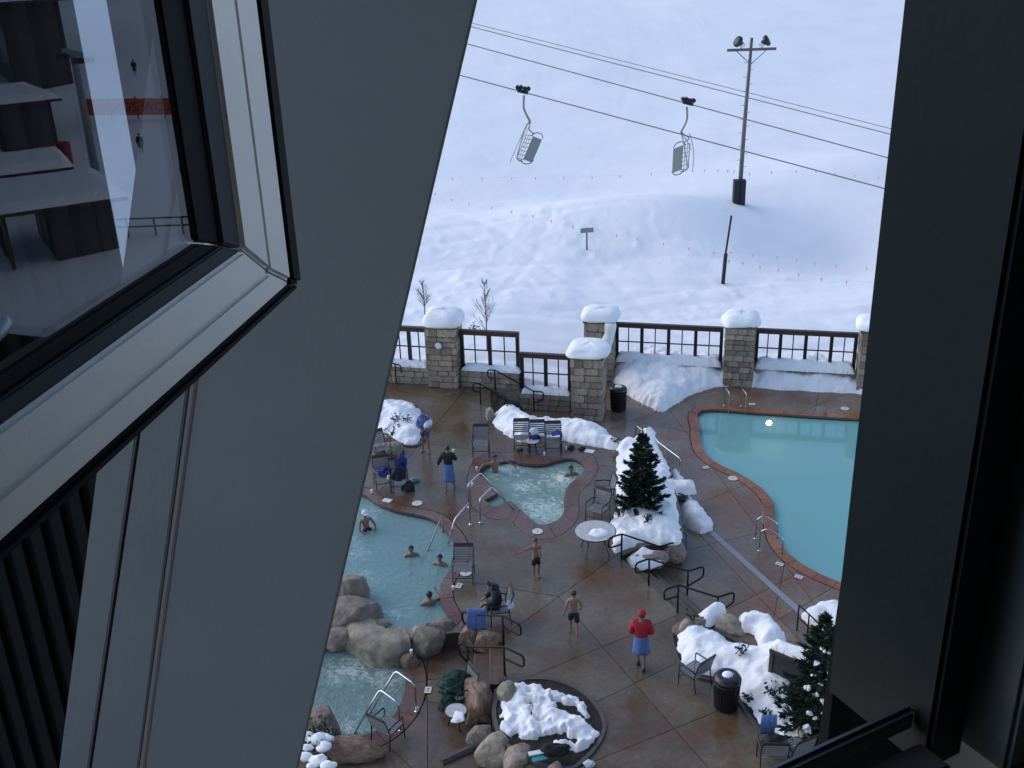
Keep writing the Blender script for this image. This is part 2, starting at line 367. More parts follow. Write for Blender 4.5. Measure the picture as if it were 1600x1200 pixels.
def slabs(outline, holes, z, joints, m, parent, th=0.05, gap=0.009, name='slab'):
    bm = fill(outline, holes, z)
    for jn in joints:
        a, b = jn[0], jn[1]; cond = jn[2] if len(jn) > 2 else None
        d = Vector((b.x-a.x, b.y-a.y, 0)).normalized(); nn = Vector((-d.y, d.x, 0))
        for s in (-1, 1):
            bmesh.ops.bisect_plane(bm, geom=(bm.verts[:]+bm.edges[:]+bm.faces[:]) if cond is None else list({q for f in bm.faces if cond(f.calc_center_median()) for q in (f, *f.edges, *f.verts)}), plane_co=Vector((a.x, a.y, z))+nn*s*gap, plane_no=nn)
        dl = [f for f in bm.faces if abs((f.calc_center_median()-Vector((a.x, a.y, z))).dot(nn)) < gap*0.95 and (cond is None or cond(f.calc_center_median()))]
        bmesh.ops.delete(bm, geom=dl, context='FACES')
    bm.faces.ensure_lookup_table(); seen = set()
    for f0 in bm.faces:
        if f0 in seen: continue
        st = [f0]; seen.add(f0); isl = []
        while st:
            f = st.pop(); isl.append(f)
            for e in f.edges:
                for g in e.link_faces:
                    if g not in seen: seen.add(g); st.append(g)
        if sum(f.calc_area() for f in isl) < 0.02: continue
        b2 = bmesh.new(); mp = {}
        for f in isl:
            vs = []
            for v in f.verts:
                if v not in mp: mp[v] = b2.verts.new(v.co)
                vs.append(mp[v])
            b2.faces.new(vs)
        thicken(b2, th)
        me = bpy.data.meshes.new(name); b2.to_mesh(me); b2.free(); link(name, me, m, parent)
    bm.free()
def sheet(name, outline, z, m, holes=(), th=0.0, parent=None):
    bm = fill(outline, holes, z)
    if th: thicken(bm, th)
    me = bpy.data.meshes.new(name); bm.to_mesh(me); bm.free(); return link(name, me, m, parent)
def coping(curve, width, z, npc, m, parent, th=0.10, lip=0.02, outer=None, alt=None):
    """ring of separate coping stones round a pool edge"""
    inn = ccw(curve); out = outer or offset(inn, width); inn = offset(inn, -lip); K = len(inn)
    for s in range(npc):
        i0 = round(s*K/npc); i1 = round((s+1)*K/npc)
        idx = list(range(i0, i1+1)); A = [inn[i % K].copy() for i in idx]; B = [out[i % K].copy() for i in idx]
        g = 0.008
        for L in (A, B):
            d0 = (L[1]-L[0]).normalized(); d1 = (L[-2]-L[-1]).normalized(); L[0] = L[0]+d0*g; L[-1] = L[-1]+d1*g
        n = len(idx); vs = []; fs = []
        for k in range(n):
            vs += [(A[k].x, A[k].y, z), (B[k].x, B[k].y, z), (A[k].x, A[k].y, z-th), (B[k].x, B[k].y, z-th)]
        for k in range(n-1):
            a = 4*k; b = a+4
            fs += [(a, a+1, b+1, b), (a+2, b+2, b+3, a+3), (a, b, b+2, a+2), (a+1, a+3, b+3, b+1)]
        fs += [(0, 2, 3, 1), (4*n-4, 4*n-3, 4*n-1, 4*n-2)]
        MB().add(vs, fs).build('coping_stone', m if alt is None or not alt(A[n//2]) else 'rock', parent)
def basin(name, curve, ztop, depth, m, label=None):
    c = ccw(curve); K = len(c); vs = [(p.x, p.y, ztop) for p in c] + [(p.x, p.y, ztop-depth) for p in c]
    fs = [(i, i+K, (i+1) % K+K, (i+1) % K) for i in range(K)]
    bm = fill(c, (), ztop-depth); me = bpy.data.meshes.new('x'); bm.to_mesh(me); bm.free()
    n = len(vs); vs += [tuple(v.co) for v in me.vertices]; fs += [tuple(i+n for i in p.vertices) for p in me.polygons]
    o = MB().add(vs, fs).build(name, m); return tag(o, kind='structure')
def fbm(x, y, s, o=4, seed=0.0):
    a = 0; am = 1; 
    for _ in range(o): a += am*noise.noise(Vector((x*s+seed, y*s-seed, seed*0.7))); s *= 2.03; am *= 0.5
    return a
def poly_arrays(poly): return np.array([(p.x, p.y) for p in poly])
def inside_dist(px, py, poly):
    """signed distance (positive inside) of grid points to polygon"""
    n = len(poly); ins = np.zeros(px.shape, bool); dist = np.full(px.shape, 1e9); nx_ = px.copy(); ny_ = py.copy()
    for i in range(n):
        x1, y1 = poly[i]; x2, y2 = poly[(i+1) % n]
        c = ((y1 > py) != (y2 > py)) & (px < (x2-x1)*(py-y1)/((y2-y1) if y2 != y1 else 1e-9)+x1); ins ^= c
        dx, dy = x2-x1, y2-y1; L = dx*dx+dy*dy+1e-12; t = np.clip(((px-x1)*dx+(py-y1)*dy)/L, 0, 1)
        dk = np.hypot(px-x1-t*dx, py-y1-t*dy); cl = dk < dist; nx_ = np.where(cl, x1+t*dx, nx_); ny_ = np.where(cl, y1+t*dy, ny_); dist = np.minimum(dist, dk)
    return np.where(ins, dist, -dist), nx_, ny_
def mound(name, outline, z, H, label=None, edge=0.26, cell=0.06, lump=0.13, ls=1.9, rag=0.07, holes=0.0, peaks=(), m='snow', cat='snow', group=None, seed=None, parent=None, kind=None, slope=None):
    seed = random.random()*50 if seed is None else seed
    if rag >= 0.06 and len(outline) > 5:
        oc = ccw(loop_curve(outline, 8)); on = offset(oc, 1.0); outline = [p + (q-p)*(0.10*fbm(p.x, p.y, 1.6, 4, seed)+0.07*fbm(p.x, p.y, 6.0, 2, seed+2)) for p, q in zip(oc, on)]
    poly = poly_arrays(outline)
    x0, y0 = poly.min(0)-cell*2; x1, y1 = poly.max(0)+cell*2
    nx = int((x1-x0)/cell)+1; ny = int((y1-y0)/cell)+1
    gx, gy = np.meshgrid(np.linspace(x0, x1, nx), np.linspace(y0, y1, ny)); sd, bx_, by_ = inside_dist(gx, gy, poly)
    zz = np.zeros_like(gx); keep = sd > -cell*1.6
    for j in range(ny):
        for i in range(nx):
            if not keep[j, i]: continue
            x, y = gx[j, i], gy[j, i]; d = sd[j, i] + rag*fbm(x, y, 3.3, 3, seed)*1.3
            h = H*(1-math.exp(-max(d, 0)/edge))*(1+0.25*fbm(x, y, 0.7, 2, seed+5)) + lump*fbm(x, y, ls, 5, seed+9)*min(1, max(d, 0)/0.3)
            for (qx, qy, qr, qh) in peaks: h += qh*math.exp(-((x-qx)**2+(y-qy)**2)/qr**2)*min(1, max(d, 0)/0.4)
            if d <= 0: h = d*0.9 - 0.02
            if holes > 0:
                q = fbm(x, y, 1.9, 3, seed+3)
                if q < holes-0.5: h -= min(0.5, (holes-0.5-q)*2.2)
            zz[j, i] = z + h
            if slope: zz[j, i] += slope(x, y)
    ids = -np.ones(gx.shape, int); vs = []
    for j in range(ny):
        for i in range(nx):
            if keep[j, i]: ids[j, i] = len(vs); o_ = sd[j, i] < 0; vs.append((bx_[j, i] if o_ else gx[j, i], by_[j, i] if o_ else gy[j, i], z-0.03+(slope(gx[j, i], gy[j, i]) if slope else 0) if o_ else zz[j, i]))
    fs = [(ids[j, i], ids[j, i+1], ids[j+1, i+1], ids[j+1, i]) for j in range(ny-1) for i in range(nx-1) if min(ids[j, i], ids[j, i+1], ids[j+1, i], ids[j+1, i+1]) >= 0]
    o = MB().add(vs, fs).build(name, m, parent, smooth=True)
    return tag(o, label, cat if label else None, group, kind)
def pxs(lst, z): return [P(x, y, z) for x, y in lst]
# ------------------------------------------------------------------ terrain: snowy slope beyond the fence
ZP, ZS = -0.85, -0.5
FD = Vector((0.973, -0.232, 0)).normalized(); FN = Vector((FD.y, -FD.x, 0))      # fence direction, and towards the camera
FN = -FN if FN.y > 0 else FN
def sst(a, b, x): t = min(1, max(0, (x-a)/(b-a))); return t*t*(3-2*t)
def yb(x):
    xx = max(-14, min(x, 24)); k = sst(2.6, 4.4, xx)
    return (40.35-0.2385*xx)*(1-k) + (44.55-0.2385*xx)*k
def g2(x, y, cx, cy, r, h, ry=None): return h*math.exp(-((x-cx)/r)**2-((y-cy)/(ry or r))**2)
def ylin(x): return 42.4-0.2385*max(-14, min(x, 24))
def yrow(x, v): return ylin(x) + (yb(x)-ylin(x))*sst(13, 0, v) + v
TRK = []
for (px0, py0, px1, py1, wv) in ((650, 330, 1000, 470, .8), (680, 300, 1100, 290, .6), (690, 400, 1010, 480, .5), (700, 350, 1300, 500, .7), (900, 300, 760, 480, .5), (1160, 300, 1380, 300, .4), (640, 450, 1380, 475, .6), (820, 310, 980, 440, .4), (1250, 420, 1390, 400, .5)):
    _p = P(px0, py0, 0.5); _q = P(px1, py1, 0.5); _d = (_q-_p).normalized(); TRK.append((_p.x, _p.y, _d.x, _d.y, wv))
def terrain(x, y):
    v = y-yb(x); vl = y-ylin(x); kx = sst(-1, 4.2, x); z = 0.03 + (0.37 - 0.75*kx)*sst(20, 1, v)
    z += 0.022*vl + 0.06*max(0, y-66)*sst(66, 84, y) + 0.08*max(0, y-84)*sst(84, 120, y)
    z += g2(x, y, 8, 63, 7.5, 1.6, 4.5) + g2(x, y, 20, 59, 6.5, -2.1, 5) + g2(x, y, 18, 47.5, 5, 0.55, 3.0) + g2(x, y, -8, 62, 9, 0.5, 4) + g2(x, y, 24, 72, 9, 0.9, 4)
    z += 0.30*fbm(x, y, 0.055, 3, 3.1)
    dist = sst(33, 18, vl + 0.55*max(0, x-2) + 4*fbm(x, y, 0.09, 2, 8)) * sst(-0.2, 1.0, v)
    if dist > 0.01:
        z += dist*(0.05*fbm(x*1.0, y*0.6, 0.5, 4, 1.7) + 0.09*max(0, fbm(x, y*0.8, 1.5, 4, 4.4))*sst(-.1, .5, fbm(x, y, 0.16, 2, 21)+.15))
        z -= dist*0.20*max(0, 0.5-abs(fbm(x*0.35+y*0.15, y*1.1, 0.24, 2, 12.0))*3)            # trodden tracks
    z += 0.035*fbm(x, y*2.2, 0.5, 3, 6.0)
    for (ax, ay, dx, dy, wv) in TRK:
        s_ = (x-ax)*dx+(y-ay)*dy; dd = (x-ax)*dy-(y-ay)*dx + wv*math.sin(s_*0.21+ax)
        if abs(dd) < 1.2: z -= (0.06 if vl < 25 else 0.025)*math.exp(-(dd/0.28)**2)*(0.6+0.6*noise.noise(Vector((s_*1.9, ax, 0))))
    if v < 0.2: z = min(z, -0.6)
    return z
xs = list(np.concatenate([np.linspace(-90, -14, 26)[:-1], np.linspace(-14, 25, 270)[:-1], np.linspace(25, 190, 90)]))
vv = [0.0]; st = 0.13
while vv[-1] < 330: vv.append(vv[-1]+st); st *= 1.0085 if vv[-1] < 45 else 1.06
tv = []; tf = []; nx = len(xs)
for v in vv:
    for x in xs: y = yrow(x, v); tv.append((x, y, terrain(x, y)))
for j in range(len(vv)-1):
    for i in range(nx-1): a = j*nx+i; tf.append((a, a+1, a+nx+1, a+nx))
tag(MB().add(tv, tf).build('snow_field', 'snow_field', smooth=True), kind='structure')
def PT(px, py):
    d = ray(px, py); t = 36.0
    while t < 400:
        p = CAM + t*d
        if p[2] <= terrain(p[0], p[1]): break
        t += 0.15
    return Vector((p[0], p[1], terrain(p[0], p[1])))

# ------------------------------------------------------------------ pools (outlines, on their level)
warm_px = [(470, 790), (520, 765), (565, 770), (590, 785), (615, 795), (640, 801), (665, 806), (685, 815), (700, 830), (711, 846), (715, 862), (712, 876), (703, 891), (693, 906), (688, 922), (690, 940), (698, 957), (700, 968), (680, 972), (650, 978), (620, 989), (598, 986), (580, 973), (566, 950), (555, 925), (540, 905), (500, 900), (460, 860)]
tub_px = [(748, 737), (760, 726), (772, 722), (785, 720), (800, 719), (816, 723), (834, 725), (851, 724), (869, 719), (888, 715), (903, 718), (913, 727), (911, 739), (900, 748), (889, 759), (883, 774), (882, 787), (882, 799), (875, 810), (862, 817), (847, 820), (833, 815), (821, 804), (808, 792), (797, 783), (784, 788), (772, 792), (757, 781), (768, 775), (777, 768), (767, 757), (752, 746)]
pool_px = [(1096, 641), (1180, 644), (1270, 650), (1356, 655), (1450, 664), (1480, 760), (1460, 900), (1400, 940), (1322, 914), (1280, 897), (1244, 876), (1220, 851), (1210, 820), (1209, 797), (1206, 783), (1196, 770), (1180, 756), (1152, 739), (1125, 727), (1104, 711), (1095, 694), (1093, 672)]
spa_px = [(450, 1060), (480, 1022), (540, 1004), (590, 1008), (618, 1022), (632, 1045), (634, 1075), (625, 1105), (605, 1130), (580, 1146), (550, 1153), (525, 1150), (510, 1138), (480, 1130), (445, 1110)]
warm = ccw(loop_curve(pxs(warm_px, 0), 4)); tub = ccw(loop_curve(pxs(tub_px, 0), 3))
pl = pxs(pool_px, ZP); plc = loop_curve(pl, 4)
pool = ccw(plc); spa = ccw(loop_curve(pxs(spa_px, ZS), 4))
tub_opx = [(733, 738), (742, 718), (765, 708), (800, 707), (835, 711), (870, 705), (900, 702), (926, 711), (934, 733), (920, 756), (905, 772), (904, 800), (895, 822), (870, 838), (845, 842), (818, 832), (797, 812), (778, 812), (757, 806), (738, 792), (736, 778), (735, 765), (730, 752)]
_to = loop_curve(pxs(tub_opx, 0), 6); _tc = P(828, 762); _ta = sorted((math.atan2(p.y-_tc.y, p.x-_tc.x), (p-_tc).length) for p in _to)
def tub_ring(p, e=0.0):
    a = math.atan2(p.y-_tc.y, p.x-_tc.x); r = float(np.interp(a, [q[0] for q in _ta], [q[1] for q in _ta], period=2*math.pi)) + e
    return _tc + Vector((math.cos(a)*r, math.sin(a)*r, 0))
warm_o, tub_o, pool_o, spa_o = offset(warm, 0.38), ccw([_tc + Vector((math.cos(a)*(r+0.02), math.sin(a)*(r+0.02), 0)) for a, r in _ta]), offset(pool, 0.38), offset(spa, 0.55)

# ------------------------------------------------------------------ decks
BR = [(766, 626), (768, 645), (800, 652), (860, 666), (920, 674), (958, 690), (1000, 692), (1030, 712), (1050, 750), (1062, 790), (1068, 830), (1066, 846), (1010, 852), (968, 869), (1016, 914), (1064, 959), (1090, 962), (1150, 978), (1195, 1000), (1228, 1040), (1262, 1100), (1300, 1180), (1340, 1290)]
BL = [(870, 1290), (842, 1215), (800, 1182), (776, 1150), (768, 1112), (772, 1078), (790, 1062), (788, 1000), (760, 992), (712, 988), (655, 997), (615, 1005), (575, 1000), (545, 978), (500, 955), (440, 962)]
wallfront = lambda x: 40.35-0.2385*x-0.68
mo = [Vector((-9.5, wallfront(-9.5), 0)), Vector((P(766, 626).x, wallfront(P(766, 626).x), 0))] + pxs(BR, 0) + pxs(BL, 0) + [Vector((-9.5, P(440, 962).y, 0))]
mo = ccw(mo)
main = tag(sheet('main_deck', mo, -0.022, 'joint', holes=(warm_o, tub_o), th=1.0), kind='structure')
JT = [((809, 978), (963, 868)), ((873, 932), (984, 1059)), ((740, 911), (873, 932)), ((832, 1056), (1050, 965)), ((929, 1098), (1070, 1030)), ((932, 1188), (1121, 1111)),
      ((655, 715), (640, 790)), ((690, 690), (755, 718)), ((800, 660), (785, 700)), ((640, 640), (700, 612))]
_a, _b = P(*JT[0][0]), P(*JT[0][1])
below = lambda c: (_b.x-_a.x)*(c.y-_a.y)-(_b.y-_a.y)*(c.x-_a.x) < 0
JW = [(P(*a), P(*b)) for a, b in JT[:6]]; JW[1] = (*JW[1], below); JW[2] = (*JW[2], lambda c: not below(c))
slabs(mo, (warm_o, tub_o), 0.0, JW + [(P(650, 700), P(700, 640)), (P(640, 690), P(760, 705))], 'deck', main, th=0.06)
coping(warm, 0.35, 0.0, 15, 'coping_red', main, th=0.07, alt=lambda p: p.y < 25.0 and p.x < -2.2); coping(tub, 0.47, 0.0, 18, 'coping_red', main, th=0.07, outer=[tub_ring(p) for p in tub])
po = [P(766, 626, ZP) + Vector((-0.3, 0, 0)), Vector((P(766, 626).x-0.5, wallfront(-1)+0.3, ZP)), Vector((3.0, 43.8, ZP)), Vector((6.0, 43.4, ZP)), Vector((24, 39, ZP)), Vector((24, 14, ZP)), Vector((7.2, 14, ZP))]
po += [P(x, y, 0) + Vector((-0.25, 0.1, 0)) for x, y in reversed(BR)]
po = ccw(po)
pdeck = tag(sheet('pool_deck', po, ZP-0.022, 'joint', holes=(pool_o,), th=0.1), kind='structure')
pj = [((1110, 700), (1010, 740)), ((1145, 765), (1060, 800)), ((1195, 830), (1110, 850)), ((1110, 830), (1262, 967)), ((1090, 832), (1235, 985)), ((1240, 900), (1180, 930)), ((1035, 640), (1130, 605)), ((1045, 640), (1090, 700)), ((900, 640), (1000, 660)), ((1290, 925), (1230, 960)), ((1280, 610), (1272, 650))]
slabs(po, (pool_o,), ZP, [(P(*a, ZP), P(*b, ZP)) for a, b in pj], 'deck_pool', pdeck, th=0.06)
coping(pool, 0.35, ZP+0.012, 26, 'coping_orange', pdeck, th=0.07)
so_ = [P(x, y, 0) + Vector((0.05, 0.05, 0)) for x, y in BL] + [Vector((-9.5, P(440, 962).y+0.05, 0)), Vector((-9.5, 14, 0)), Vector((1, 14, 0))]
so_ = ccw(so_)
sdeck = tag(sheet('spa_deck', so_, ZS-0.022, 'joint', holes=(spa_o,), th=0.1), kind='structure')
slabs(so_, (spa_o,), ZS, [(P(660, 1063, ZS), P(720, 1058, ZS)), (P(655, 1095, ZS), P(720, 1100, ZS)), (P(600, 1160, ZS), P(660, 1215, ZS)), (P(668, 990, ZS), P(668, 1150, ZS))], 'deck_spa', sdeck, th=0.06)
coping(spa, 0.52, ZS+0.006, 10, 'coping_red', sdeck, th=0.07)
mat('plaster_pool', (0.62, 0.80, 0.82), 0.7); mat('plaster_warm', (0.62, 0.70, 0.64), 0.7)
basin('pool_basin', pool, ZP-0.02, 1.25, 'plaster_pool'); basin('warm_pool_basin', warm, -0.02, 0.98, 'plaster_warm')
basin('hot_tub_basin', tub, -0.02, 0.85, 'plaster_warm'); basin('spa_basin', spa, ZS-0.02, 0.85, 'plaster_warm')
# dark waterline tiles round each basin
for nm, cv, zz, hh in (('pool', pool, ZP, 0.20), ('warm', warm, 0, 0.17), ('tub', tub, 0, 0.17), ('spa', spa, ZS, 0.16)):
    ii = offset(cv, -0.012); K = len(ii)
    vs = [(p.x, p.y, zz-0.02) for p in ii] + [(p.x, p.y, zz-hh) for p in ii]
    tag(MB().add(vs, [(i, i+K, (i+1) % K+K, (i+1) % K) for i in range(K)]).build({'pool': 'pool_waterline_tile', 'warm': 'warm_pool_waterline_tile', 'tub': 'hot_tub_waterline_tile', 'spa': 'spa_waterline_tile'}[nm], 'tile_dark'), kind='structure')
water_mat('water_pool', (0.68, 0.94, 0.90), wave=1.3, amp=0.0012, milk=0.62, milkcol=(0.27, 0.60, 0.55), ior=1.55)
WZ = -0.14; centers_z = WZ
def cpx(l, z): return [(P(x, y, z).x, P(x, y, z).y, r) for x, y, r in l]
water_mat('water_warm', (0.50, 0.80, 0.84), foam=0.03, wave=5, amp=0.03, centers=cpx([(575, 800, 1.3), (548, 862, 1.6), (560, 905, 1.5), (620, 960, 1.0)], WZ), milk=0.6, milkcol=(0.27, 0.42, 0.39), foamcol=(0.50, 0.60, 0.57))
water_mat('water_tub', (0.48, 0.76, 0.78), foam=0.12, wave=6, amp=0.06, centers=cpx([(790, 735, 1.2), (850, 800, 1.7), (880, 750, 1.3), (820, 760, 1.0)], WZ), milk=0.6, milkcol=(0.31, 0.46, 0.39), foamcol=(0.62, 0.72, 0.66))
centers_z = ZS-0.14
water_mat('water_spa', (0.46, 0.72, 0.72), foam=0.10, wave=6, amp=0.05, centers=cpx([(550, 1045, 1.2), (605, 1055, 1.0), (545, 1140, 0.8)], ZS-.14), milk=0.6, milkcol=(0.25, 0.36, 0.32), foamcol=(0.52, 0.60, 0.55))
for nm, cv, z, m in (('pool_water', pool, ZP-0.13, 'water_pool'), ('warm_pool_water', warm, WZ, 'water_warm'), ('hot_tub_water', tub, WZ, 'water_tub'), ('spa_water', spa, ZS-0.14, 'water_spa')):
    tag(sheet(nm, offset(cv, -0.013), z, m), kind='structure')
# underwater steps of the warm pool: two curved risers
for k, rad in enumerate((0.9, 1.5)):
    c = P(706, 848, 0); pts = []
    for i in range(13):
        a = R(150 + i*11); pts.append((c.x + rad*math.cos(a), c.y + rad*math.sin(a), WZ-0.16-0.16*k))
    tag(MB().tube(pts, 0.045, 6).build('underwater_step_nosing', 'tile_dark'), 'curved dark edge of an underwater step in the warm pool, %s' % ('nearer the coping' if k == 0 else 'farther from the coping'), 'pool step', 'underwater steps')

# rough rock face that carries the pool edge above the spa
lw = [P(x, y, 0) for x, y in ((640, 1000), (615, 1006), (590, 1005), (570, 998), (545, 980), (520, 968), (500, 957), (455, 962), (430, 964))]
cv = bez(lw, 10); vs = []; fs = []; M_ = 12
for i, p in enumerate(cv):
    t = (cv[min(i+1, len(cv)-1)]-cv[max(i-1, 0)]).normalized(); nrm = Vector((t.y, -t.x, 0)); nrm = nrm if nrm.y < 0 else -nrm
    for j in range(M_+1):
        f = j/M_; z = 0.10-0.76*max(0, f-.32)/.68; q = p + nrm*(-0.62 + 0.70*min(1, f*2.2)**0.6 + 0.10*f + 0.16*noise.noise(Vector((p.x*1.3, p.y*1.3, z*2.2)))+0.06*noise.noise(Vector((p.x*4, p.y*4, z*5))))
        vs.append((q.x, q.y, z + 0.10*noise.noise(Vector((p.x*1.1+3, p.y*1.1, f)))))
for i in range(len(cv)-1):
    for j in range(M_): a = i*(M_+1)+j; fs.append((a, a+1, a+M_+2, a+M_+1))
tag(MB().add(vs, fs).build('rock_ledge', 'rock', smooth=True), 'wet sloping rock ledge between the warm pool and the lower spa', 'rock', 'boulders round the pools')

# stairs -----------------------------------------------------------
def stairs(name, label, a, b, dirv, n, rise, run, m, z0):
    """treads from edge a-b (top) going along dirv downwards; every step its own part"""
    t = thing(name, label, 'stairs', ((a+b)/2)); t.location.z = z0 - rise*n
    dirv = dirv.normalized(); e = (b-a)
    for i in range(n-1):
        o = a + dirv*run*i; z = z0 - rise*(i+1)
        vs = [o, o+e, o+e+dirv*(run-0.004), o+dirv*(run-0.004)]; vs = [v - t.location for v in vs]
        zt = z - t.location.z
        MB().add([(v.x, v.y, zt) for v in vs] + [(v.x, v.y, -0.05) for v in vs], [(0, 1, 2, 3), (4, 7, 6, 5), (0, 4, 5, 1), (1, 5, 6, 2), (2, 6, 7, 3), (3, 7, 4, 0)]).build('step', m, t)
        q0 = vs[3]-dirv*0.035; q1 = vs[2]-dirv*0.035
        MB().bar((q0.x, q0.y, zt+0.006), (q1.x, q1.y, zt+0.006), 0.05, 0.008).build('nosing', 'mortar', t)
    return t
a = P(968, 869); b = P(1064, 959); e = (b-a).normalized(); dv = Vector((-e.y, e.x, 0)); dv = dv if dv.x > 0 else -dv
stairs('stairs', 'wide dark stairs with steel handrails going down to the swimming pool deck', a+e*0.05, b-e*0.02, dv, 5, 0.17, 0.30, 'deck', 0.0)
a = P(788, 1004); b = P(790, 1060); e = (b-a).normalized(); dv = Vector((e.y, -e.x, 0)); dv = dv if dv.x < 0 else -dv
stairs('stairs', 'short stairs between boulders going down to the lower spa', a, b, dv, 3, 0.167, 0.42, 'deck_spa', 0.0)
xs0 = P(766, 626).x
a = Vector((xs0+0.03, wallfront(xs0)+0.02, 0)); b = a + FN*1.7
stairs('stairs', 'dark stairs with black handrails beside the low stone wall at the back', a, b, FD, 5, 0.17, 0.32, 'deck', 0.0)

# drain strip on the pool deck
A = P(1110, 830, ZP); B = P(1268, 972, ZP)
tag(MB().bar((A.x, A.y, ZP+0.006), (B.x, B.y, ZP+0.006), 0.20, 0.008).build('drain_strip', 'drain'), 'pale grey straight drain strip running diagonally across pool deck', 'drain')

# ------------------------------------------------------------------ stone pillars, walls, fence
STN = []
for k in range(6):
    bm = bmesh.new(); bmesh.ops.create_cube(bm, size=1)
    for v in bm.verts: v.co += Vector((random.uniform(-.03, .03), random.uniform(-.04, .04), random.uniform(-.05, .05)))
    bmesh.ops.bevel(bm, geom=bm.edges[:], offset=0.07, segments=1, affect='EDGES')
    me = bpy.data.meshes.new('stone'); bm.to_mesh(me); bm.free(); me.materials.append(MATS['stone']); STN.append(me)
def stone(parent, c, size):
    o = bpy.data.objects.new('stone', random.choice(STN)); COL.objects.link(o); o.parent = parent; o.location = c; o.scale = size
def courses(H, lo=0.2, hi=0.36):
    z = 0; out = []
    while z < H-0.1:
        h = random.uniform(lo, hi)
        if H-(z+h) < 0.14: h = H-z
        out.append((z, h)); z += h
    return out
def row(L, lo, hi):
    x = 0; out = []
    while x < L-0.05:
        w_ = random.uniform(lo, hi)
        if L-(x+w_) < lo*0.7: w_ = L-x
        out.append((x, w_)); x += w_
    return out
RZF = math.atan2(FD.y, FD.x)
def pillar(x, y, z, H, label, W=1.24):
    t = thing('stone_pillar', label, 'pillar', (x, y, z), RZF, 'stone pillars of the pool fence')
    MB().box((0, 0, H/2-0.05), (W-0.12, W-0.12, H-0.06)).build('core', 'mortar', t)
    for (z0, h) in courses(H):
        off = random.choice((0, 1))
        for side in range(4):
            Ls = W if (side % 2 == off) else W-0.30
            for (s, ln) in row(Ls, 0.28, 0.55):
                u = -Ls/2 + s + ln/2; pr = random.uniform(-0.012, 0.02); d = W/2-0.08+pr
                ang = side*math.pi/2; cx, cy = (u, -d)
                cx, cy = (cx*math.cos(ang)-cy*math.sin(ang), cx*math.sin(ang)+cy*math.cos(ang))
                dims = (ln-0.022, 0.17) if side % 2 == 0 else (0.17, ln-0.022)
                stone(t, (cx, cy, z0+h/2), (dims[0], dims[1], h-0.02))
    MB().box((0, 0, H+0.03), (W+0.10, W+0.10, 0.07)).build('cap', 'mortar', t)
    return t
def snow_cap(x, y, z, label, W=1.5, H=0.55, skew=0):
    vs = []; fs = []; n = 36; m = 14; sd = random.random()*40
    for i in range(m+1):
        ph = -0.32 + (math.pi/2+0.32)*i/m
        for k in range(n):
            a = 2*math.pi*k/n; ca, sa = math.cos(a), math.sin(a); p = 0.62
            rx = math.copysign(abs(ca)**p, ca); ry = math.copysign(abs(sa)**p, sa)
            r = (max(0.0, math.cos(ph))**0.55)*W/2*(1+0.13*noise.noise(Vector((ca*1.3+sd, sa*1.3, ph*1.2)))+0.03*noise.noise(Vector((ca*4+sd, sa*4, ph*3))))
            if ph < 0: r *= 1 - 0.5*(ph/0.32)**2
            vs.append((rx*r, ry*r, (math.sin(ph) if ph > 0 else ph*0.35)*H + 0.03*noise.noise(Vector((ca*2, sa*2+sd, ph*2)))))
    for i in range(m):
        for k in range(n): k2 = (k+1) % n; fs.append((i*n+k, i*n+k2, (i+1)*n+k2, (i+1)*n+k))
    fs.append(tuple(reversed(range(n)))); fs.append(tuple(m*n+k for k in range(n)))
    o = MB().add(vs, fs).build('snow_mound', 'snow', smooth=True); o.location = (x, y, z); o.rotation_euler = (0, skew, RZF)
    return tag(o, label, 'snow', 'snow caps on the pillars')
def on_run(x, off): return 40.35-0.2385*x + off
PX = [(-2.72, 0.0, 0.0, 2.62, 'stone pillar with the round white lamp, under a snow cap'),
      (3.08, -0.45, ZP, 2.66, 'front stone pillar at the fence gap, beside a bin'),
      (3.92, 3.75, ZP-0.0, 2.66, 'rear stone pillar at the fence gap with snow sliding down its face'),
      (9.72, 3.95, ZP, 2.66, 'stone pillar rising from the snow bank between two wide fence panels'),
      (15.05, 4.05, ZP, 2.66, 'stone pillar at the right end, partly hidden by the window jamb')]
pil = []
for (x, off, z, H, lb) in PX:
    y = on_run(x, off-0.35); pillar(x, y, z, H, lb); pil.append((x, y))
    snow_cap(x, y, z+H+0.10, 'rounded snow cap on the ' + lb.split(',')[0].replace(' with the round white lamp', ' with the lamp').replace(' with snow sliding down its face', '').replace(' rising from the snow bank between two wide fence panels', ' between two wide fence panels'), W=1.66, H=0.56 if x < 0 else 0.42, skew=random.uniform(-.04, .04))
